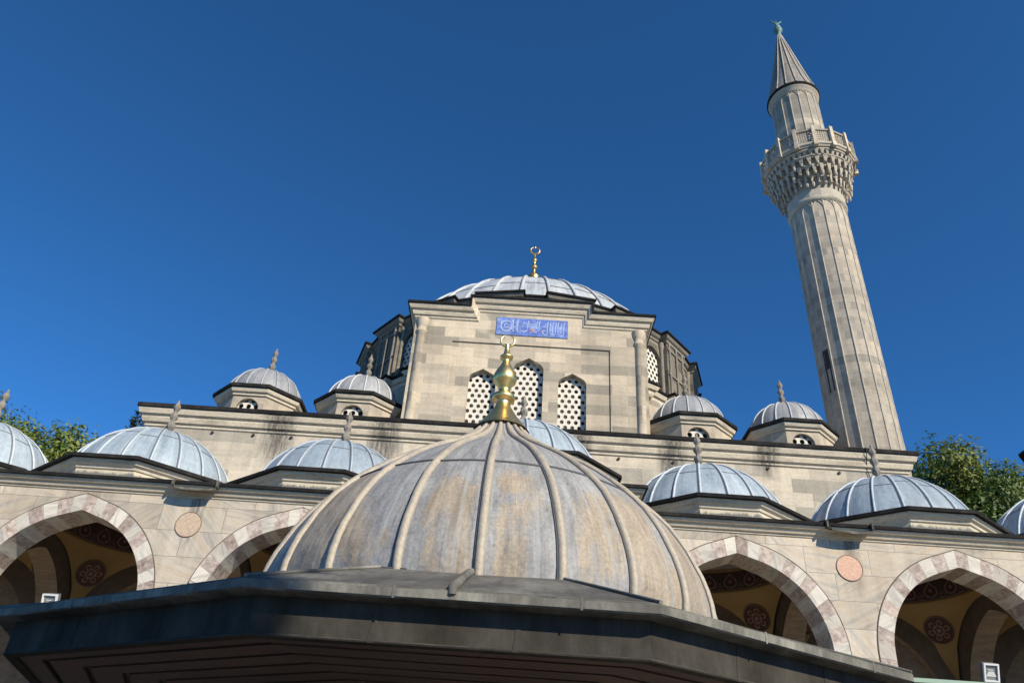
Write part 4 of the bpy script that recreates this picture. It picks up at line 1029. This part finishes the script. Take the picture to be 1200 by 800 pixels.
# arches across the portico and blank arches on the back wall
def cross(th, a, zs, face_mi=0):
    """wall plate in the YZ plane with a round arch, thickness along x"""
    mb = MB(); cv = arch_curve(a, a*1.27, zs, 14)
    for x, fl in ((-th/2, False), (th/2, True)):
        sub = MB(); wall_arches(sub, -HA-.02, HA+.02, zs, 8.7, x, [cv], 0, fl)
        for f, uvv_ in zip(sub.f, range(len(sub.f))):
            pts = [sub.v[i] for i in f]; mb.face([(p.y, p.x, p.z) for p in pts][::-1], 0)
    for (p, q) in zip(cv, cv[1:]):
        mb.face([(-th/2, p[0], p[1]), (-th/2, q[0], q[1]), (th/2, q[0], q[1]), (th/2, p[0], p[1])], 1)
    return mb
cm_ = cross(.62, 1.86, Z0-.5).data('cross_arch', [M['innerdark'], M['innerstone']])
for x in [c-BAY/2 for c in bays] + [bays[-1]+BAY/2]: put(cm_, 'cross_arch', port, (x-PBASE.x, YC-PBASE.y, 0))
mb = MB()
mb.face([(PX0, BY1+.25, .55), (PX1, BY1+.25, .55), (PX1, BY1+.25, 8.78), (PX0, BY1+.25, 8.78)])
for x in [c-BAY/2 for c in bays] + [bays[-1]+BAY/2]:
    mb.box((x-.42, BY1-.05, .55), (x+.42, BY1+.25, Z0-.5))
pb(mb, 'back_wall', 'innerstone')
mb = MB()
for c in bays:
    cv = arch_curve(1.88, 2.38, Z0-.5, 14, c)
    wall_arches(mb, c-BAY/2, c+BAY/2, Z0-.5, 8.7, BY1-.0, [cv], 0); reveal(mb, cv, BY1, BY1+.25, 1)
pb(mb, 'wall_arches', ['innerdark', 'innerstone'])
for x in (PX0+.02, PX1-.02):
    mb = MB(); mb.face([(x, BY0, .55), (x, 23.6, .55), (x, 23.6, 8.7), (x, BY0, 8.7)]); pb(mb, 'end_wall', 'stone')
# roundels between the arches, tie beams, rain spouts
for i, (a_, b_) in enumerate(zip(bays, bays[1:])):
    x = (a_+b_)/2; red = i >= 3
    mb = MB(); y = PY-.014
    mb.face([(x+.30*cos(2*pi*k/40), y, 7.60+.30*sin(2*pi*k/40)) for k in range(40)], 0)
    mb.tube([(x+.305*cos(2*pi*k/40), y+.004, 7.60+.305*sin(2*pi*k/40)) for k in range(41)], .013, 6, 1)
    o = pb(mb, 'roundel', ['porphyry' if red else 'breccia', 'innerstone'])
    o['label'] = 'red porphyry roundel between two arches' if red else 'pale pink breccia roundel between two arches'
for c in bays:
    mb = MB(); mb.box((c-AI-.1, PY+.22, 5.20), (c+AI+.1, PY+.34, 5.29)); pb(mb, 'tie_beam', 'green')
for x in (bays[1]+BAY/2, bays[4]+BAY/2+.05):
    mb = MB(); n = 8
    rows = [[(x-.52+.05*(r_ % 2)+1.04*j/n, PY-.02-.36*r_/3, 8.56-.05*r_-.06*sin(pi*j/n)) for j in range(n+1)] for r_ in range(4)]
    mb.grid(rows, 0, smooth=True); rows2 = [[(p[0], p[1], p[2]-.035) for p in r_] for r_ in rows]; mb.grid([r_[::-1] for r_ in rows2], 0, smooth=True)
    for a_, b_ in ((rows[-1], rows2[-1]),):
        for j in range(n): mb.face([b_[j], b_[j+1], a_[j+1], a_[j]], 0)
    mb.box((x-.56, PY-.36, 8.46), (x-.52, PY, 8.62), 0); mb.box((x+.52, PY-.36, 8.46), (x+.56, PY, 8.62), 0)
    pb(mb, 'rain_spout', 'leadlip')

# ------------------------------------------------------------------ ablution fountain
FC = (-.20, 9.80); FR = R(.6); EC = (-.165, .06)
fou = thing('ablution_fountain', 'ablution fountain with ribbed weathered lead dome, wide dark eave and gilded crescent finial', 'fountain', (FC[0], FC[1], 0))
def fb(mb, name, mats, parent=None): return mb.build(name, mats, parent or fou)
prof = [(2.73, 3.60), (2.75, 3.80), (2.735, 3.95), (2.70, 4.1), (2.65, 4.25), (2.58, 4.4), (2.51, 4.55), (2.42, 4.70), (2.32, 4.85), (2.19, 5.0), (2.04, 5.15), (1.87, 5.30), (1.69, 5.45), (1.49, 5.6), (1.26, 5.75), (1.02, 5.9), (.78, 6.05), (.58, 6.2), (.43, 6.35), (.32, 6.5), (.25, 6.64)]
NR = 22
mb = dome_shell(prof, NR, .047, (0, 0), 0, 1, 132, -R(1.2), hseams=((5.10, .015),), rib_lift=.0, mi_l=2, rmin=.034, lw=1.45)
fd = fb(mb, 'dome', ['fdome', 'frib', 'leadline'])
mb = MB(); z = 6.60
mb.lathe([(.40, z-.12), (.36, z-.06), (.31, z), (.24, z+.09), (.175, z+.19), (0.109, z+.30), (0.100, z+.36), (0.104, z+.38), (0.161, z+.40), (0.170, z+.44), (0.157, z+.48), (0.096, z+.51), (0.083, z+.56), (0.087, z+.60), (0.100, z+.61), (0.100, z+.64), (0.165, z+.70), (0.178, z+.76), (0.170, z+.82), (0.135, z+.90), (0.087, z+.98), (0.057, z+1.05), (0.052, z+1.10), (0.096, z+1.12), (0.100, z+1.15), (0.057, z+1.18), (0.039, z+1.28), (0.026, z+1.36)], 28)
crescent(mb, (0, 0, z+1.44), .105, .021, 0, .55); mb.tube([(0, 0, z+1.3), (0, 0, z+1.36)], .035, 8)
fb(mb, 'finial', 'gold', fd)
EA, ZE = 4.45, 3.06
def eave(d):
    base = [(-1.445, -4.46), (1.445, -4.46), (3.93, -2.80), (4.98, 0), (3.93, 2.80), (1.445, 4.46), (-1.445, 4.46), (-4.02, 2.85), (-5.06, 0), (-4.02, -2.92)]
    return [(x+EC[0], y+EC[1]) for x, y in offset(base, d)]
lip = eave(0.0); inn = ngon(10, 2.64, (EC[0]*.6, 0), FR)
mb = MB()
ZI = 3.70
for k in range(10):
    j = (k+1) % 10; P0, P1 = lip[k], lip[j]; Q0, Q1 = inn[k], inn[j]; ns_ = 4; mm = 8
    rows = []
    for i in range(ns_+1):
        f = i/ns_; rows.append([(P0[0]+(P1[0]-P0[0])*u/mm + ((Q0[0]+(Q1[0]-Q0[0])*u/mm)-(P0[0]+(P1[0]-P0[0])*u/mm))*f, P0[1]+(P1[1]-P0[1])*u/mm + ((Q0[1]+(Q1[1]-Q0[1])*u/mm)-(P0[1]+(P1[1]-P0[1])*u/mm))*f, ZE+(ZI-ZE)*f) for u in range(mm+1)])
    for i in range(ns_):
        for u in range(mm): mb.face([rows[i][u], rows[i][u+1], rows[i+1][u+1], rows[i+1][u]], 0)
# upstand between skirt and dome
# rolls on the skirt: on hips and in the middle of each side
for k in range(10):
    a_, b_ = Vector((*inn[k], ZI+.01)), Vector((*lip[k], ZE+.012)); mb.tube([a_, b_], .016, 6, 1)
    m0 = (Vector((*inn[k], ZI+.02))+Vector((*inn[(k+1) % 10], ZI+.02)))/2; m1 = (Vector((*lip[k], ZE+.02))+Vector((*lip[(k+1) % 10], ZE+.02)))/2
    if k == 0: mb.tube([m0+(m0-m1)*.06+Vector((0, 0, .03)), m0, m0.lerp(m1, .5)+Vector((0, 0, .006)), m1, m1-Vector((0, 0, .05))], [.038, .040, .036, .036, .03], 8, 1)
    l0 = Vector((*inn[k], ZI+.005)); l1 = Vector((*inn[(k+1) % 10], ZI+.005)); mb.tube([l0, l1], .010, 5, 3)
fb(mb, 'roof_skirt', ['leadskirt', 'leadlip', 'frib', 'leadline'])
mb = MB(); mb.sweep(lip, [(-.19, 2.985), (-.012, 2.985), (.004, 2.995), (.006, ZE-.01), (-.004, ZE+.004), (-.05, ZE+.02)]); 
# lapped joints of the lip sheets
for k in range(10):
    a_, b_ = Vector((*lip[k], 0)), Vector((*lip[(k+1) % 10], 0))
    for f in (.36, .81):
        p = a_.lerp(b_, f); d = (b_-a_).normalized(); nrm = Vector((d.y, -d.x, 0))
        mb.box((0, 0, 0), (0, 0, 0)) if False else None
        c0 = p+nrm*.008; w2 = .009
        q = [c0-d*w2, c0+d*w2]; mb.face([(q[0].x, q[0].y, 2.982), (q[1].x, q[1].y, 2.982), (q[1].x, q[1].y, ZE+.006), (q[0].x, q[0].y, ZE+.006)])
fb(mb, 'eave_lip', 'leadlip')
fas = eave(-.17)
ZF = 2.715
mb = MB(); mb.sweep(fas, [(-.10, ZF), (0, ZF), (.006, ZF+.01), (.0, ZF+.02), (0, 2.99)])
for k in range(10):
    a_, b_ = Vector((*fas[k], 0)), Vector((*fas[(k+1) % 10], 0)); d = (b_-a_).normalized(); nrm = Vector((d.y, -d.x, 0))
    for f in (.30, .66):
        c0 = a_.lerp(b_, f)+nrm*.004; q = [c0-d*.006, c0+d*.006]; mb.face([(q[0].x, q[0].y, ZF), (q[1].x+.03*d.x, q[1].y+.03*d.y, ZF), (q[1].x+.05*d.x, q[1].y+.05*d.y, 2.99), (q[0].x+.03*d.x, q[0].y+.03*d.y, 2.99)])
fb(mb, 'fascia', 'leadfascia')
# soffit boards in mitred rings
mb = MB(); r_ = EA-.185; kk = 0
while r_ > .75:
    w2 = .262; o_ = eave(r_-EA); i_ = eave(r_-w2-EA); zb = ZF+.012 + .0*kk
    for k in range(10):
        j = (k+1) % 10; mb.face([(o_[k][0], o_[k][1], zb), (i_[k][0], i_[k][1], zb), (i_[j][0], i_[j][1], zb), (o_[j][0], o_[j][1], zb)], 0)
        mb.face([(i_[k][0], i_[k][1], zb), (i_[k][0], i_[k][1], zb+.03), (i_[j][0], i_[j][1], zb+.03), (i_[j][0], i_[j][1], zb)], 1)
        mb.face([(o_[k][0], o_[k][1], zb), (o_[j][0], o_[j][1], zb), (o_[j][0], o_[j][1], zb+.03), (o_[k][0], o_[k][1], zb+.03)], 1)
    r_ -= w2+.065; kk += 1
mb.face([(x, y, ZF+.05) for x, y in eave(-.185)][::-1], 1)
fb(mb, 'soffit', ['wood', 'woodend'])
# marble columns and tank below
mb = MB(); mb.lathe([(.15, .25), (.15, 2.2), (.14, 2.3), (.2, 2.42), (.24, 2.55)], 16); mb.box((-.25, -.25, 2.55), (.25, .25, ZF+.012)); mb.box((-.24, -.24, 0), (.24, .24, .25)); fc_me = mb.data('column', [M['marble']])
for p in ngon(10, 2.25, (0, 0), FR): put(fc_me, 'column', fou, (p[0], p[1], 0))
mb = MB(); bt = ngon(10, 1.5, (0, 0), FR); mb.prism(bt, 0, 1.35, 0); mb.sweep(bt, [(0, 1.2), (.08, 1.25), (.08, 1.36), (-.1, 1.4)]); mb.prism(ngon(10, 1.2, (0, 0), FR), 1.35, 2.2, 0); fb(mb, 'basin', 'marble')

# ------------------------------------------------------------------ floodlights on the tie beams
def floodlight(label, x, lift):
    f = thing('floodlight', label, 'floodlight', (x, PY+.28, 5.292+lift), 'floodlights on the portico tie beams'); f.rotation_euler = (R(20), 0, 0)
    mb = MB(); w2, h2 = .17, .385
    mb.box((-w2+.03, .0, .05), (w2-.03, .16, .05+h2-.02)); o = mb.build('housing', 'grey', f)
    mb = MB()
    for a_, b_ in (((-w2, -.05, .03), (-w2+.035, .004, .03+h2)), ((w2-.035, -.05, .03), (w2, .004, .03+h2)), ((-w2+.035, -.05, .03), (w2-.035, .004, .065)), ((-w2+.035, -.05, h2-.005), (w2-.035, .004, h2+.03))): mb.box(a_, b_)
    mb.build('frame', 'white', f)
    mb = MB(); mb.face([(-w2+.035, -.012, .065), (w2-.035, -.012, .065), (w2-.035, -.012, h2-.005), (-w2+.035, -.012, h2-.005)]); gl = mb.build('glass', 'lampglass', f)
    mb = MB(); mb.face([(-.12, -.02, .14), (.12, -.02, .135), (.055, -.026, .25), (-.062, -.026, .25)]); mb.face([(-.075, -.022, .27), (.05, -.022, .268), (.045, -.022, .288), (-.07, -.022, .292)]); mb.build('reflector', 'reflector', gl)
    mb = MB(); mb.box((-.05, .05, -lift), (.05, .12, .05)); mb.tube([(w2+.01, -.02, .24), (w2+.03, .04, .22), (w2+.02, .08, .1), (.05, .09, .02)], .012, 6); mb.build('bracket', 'grey', f)
    return f
f1 = floodlight('white framed floodlight in the left arch whose lamp is half hidden by the dark eave', -10.38, .14)
f2 = floodlight('white framed floodlight with bright reflector low in the right arch', 10.98, 0)

# ------------------------------------------------------------------ neighbouring roof at the right edge
nb = thing('stone_tower', 'stone tower with dark lead eave just showing at the right edge', 'tower', (26.08, 31, 0))
mb = MB(); pp = ngon(8, 2.2); mb.prism(pp, 0, 18.0, 0); mb.build('wall', 'stone', nb)
mb = MB(); mb.sweep(pp, [(0, 17.75), (.2, 17.9), (.3, 18.05), (.5, 18.07), (.5, 18.2), (.3, 18.25)], [0, 0, 1, 1, 1]); mb.build('eave', ['trim', 'leaddark'], nb)
mb = dome_shell([(2.3*cos(R(e)), 18.2+1.9*sin(R(e))) for e in range(0, 90, 9)], 16, .03, (0, 0)); mb.build('dome', ['leadgrey', 'leadroll'], nb)

# ------------------------------------------------------------------ trees
def tree(name, label, x, y, h, cr, mat, seed, nclump=46, leaf=.20, per=150, group='trees behind the mosque', zlow=.38):
    rs = random.Random(seed); root = thing(name, label, 'tree', (x, y, 0), group)
    mb = MB(); top = h*.62
    mb.tube([(0, 0, 0), (.1, .05, h*.2), (-.1, .1, h*.42), (.15, 0, top)], [h*.024, h*.018, h*.014, h*.008], 10)
    clumps = []
    for i in range(nclump):
        for _ in range(40):
            a = rs.uniform(0, 2*pi); u = rs.uniform(-1, 1); rr = rs.uniform(.35, 1)**.5
            p = Vector((cr*rr*sqrt(1-u*u)*cos(a), cr*rr*sqrt(1-u*u)*sin(a), h*(zlow+1)/2 + h*(1-zlow)/2*rr*u))
            if all((p-q).length > cr*.24 for q, _ in clumps): break
        clumps.append((p, cr*rs.uniform(.20, .36)))
    for i, (p, r) in enumerate(clumps[:16]):
        s0 = Vector((0, 0, h*rs.uniform(.25, .5))); mid = s0.lerp(p, .5)+Vector((rs.uniform(-.4, .4), rs.uniform(-.4, .4), .5)); mb.tube([s0, mid, p], [h*.009, h*.006, h*.002], 6)
    mb.build('trunk', 'bark', root)
    vs, fs, val = [], [], []
    for (p, r) in clumps:
        base = rs.uniform(.15, .75)
        for _ in range(per):
            d = Vector((rs.gauss(0, 1), rs.gauss(0, 1), rs.gauss(0, .8))).normalized(); q = p + d*r*rs.uniform(.45, 1.12)
            n_ = (d + Vector((rs.uniform(-.8, .8), rs.uniform(-.8, .8), rs.uniform(-.2, .9)))).normalized(); t1 = n_.orthogonal().normalized(); t1.rotate(Matrix.Rotation(rs.uniform(0, 6.28), 3, n_)); t2 = n_.cross(t1)
            s_ = leaf*rs.uniform(.6, 1.35); i0 = len(vs)
            vs += [q-t1*s_, q+t2*s_*.45+n_*s_*.1, q+t1*s_, q-t2*s_*.45+n_*s_*.1]; fs.append((i0, i0+1, i0+2, i0+3)); v_ = min(1, max(0, base+rs.uniform(-.25, .3))); val += [v_]*4
    me = bpy.data.meshes.new('crown'); me.from_pydata([tuple(v) for v in vs], [], fs); me.materials.append(M[mat])
    at = me.attributes.new('leafv', 'FLOAT', 'POINT'); at.data.foreach_set('value', val); put(me, 'crown', root); return root
tree('added_shade_tree', 'unseen dense green tree added behind the viewer to shade the fountain eave', 8.0, -12, 18.6, 3.6, 'leaf2', 31, 60, .26, 170, None, .55)  # out-of-view tree, added only to cast shade on the eave's left part
tree('broadleaf_tree', 'tall green tree rising right beside the minaret foot', 26.8, 45, 24.9, 4.6, 'leaf', 11, 80, .145, 440)
tree('broadleaf_tree', 'wide yellowish green tree behind the right portico dome', 30.2, 46, 23.8, 4.8, 'leaf', 12, 90, .145, 440)
tree('broadleaf_tree', 'green tree at the far right edge under the tower eave', 33.8, 47, 24.2, 4.8, 'leaf', 13, 90, .145, 440)
tree('broadleaf_tree', 'bushy green tree between two left portico domes', -29.2, 44, 22.4, 4.4, 'leaf2', 14, 84, .145, 440)
tree('broadleaf_tree', 'taller green tree behind the leftmost portico dome', -33.6, 45, 22.9, 4.8, 'leaf2', 15, 84, .145, 440)
def conifer(label, x, y, h, r, seed):
    rs = random.Random(seed); root = thing('conifer_tree', label, 'tree', (x, y, 0))
    mb = MB(); mb.tube([(0, 0, 0), (0, 0, h*.97)], [.35, .03], 8); mb.build('trunk', 'bark', root)
    vs, fs, val = [], [], []
    for i in range(6500):
        f = rs.random()**.7; z = h*(1-f*.9); a = rs.uniform(0, 6.283); rr = r*f*(.35+.65*rs.random())*(1+.25*sin(5*a+z*1.7)); q = Vector((rr*cos(a), rr*sin(a), z))
        d = Vector((cos(a), sin(a), rs.uniform(-.1, .9))).normalized(); t2 = d.cross(Vector((rs.uniform(-1, 1), rs.uniform(-1, 1), rs.uniform(-1, 1)))).normalized(); L = rs.uniform(.25, .5); i0 = len(vs)
        vs += [q, q+d*L*.5+t2*.06, q+d*L, q+d*L*.5-t2*.06]; fs.append((i0, i0+1, i0+2, i0+3)); val += [rs.random()]*4
    me = bpy.data.meshes.new('crown'); me.from_pydata([tuple(v) for v in vs], [], fs); me.materials.append(M['needle']); at = me.attributes.new('leafv', 'FLOAT', 'POINT'); at.data.foreach_set('value', val); put(me, 'crown', root)
conifer('dark narrow conifer peeping past the left corner of the hall', -24.4, 45, 24.4, 3.6, 21)
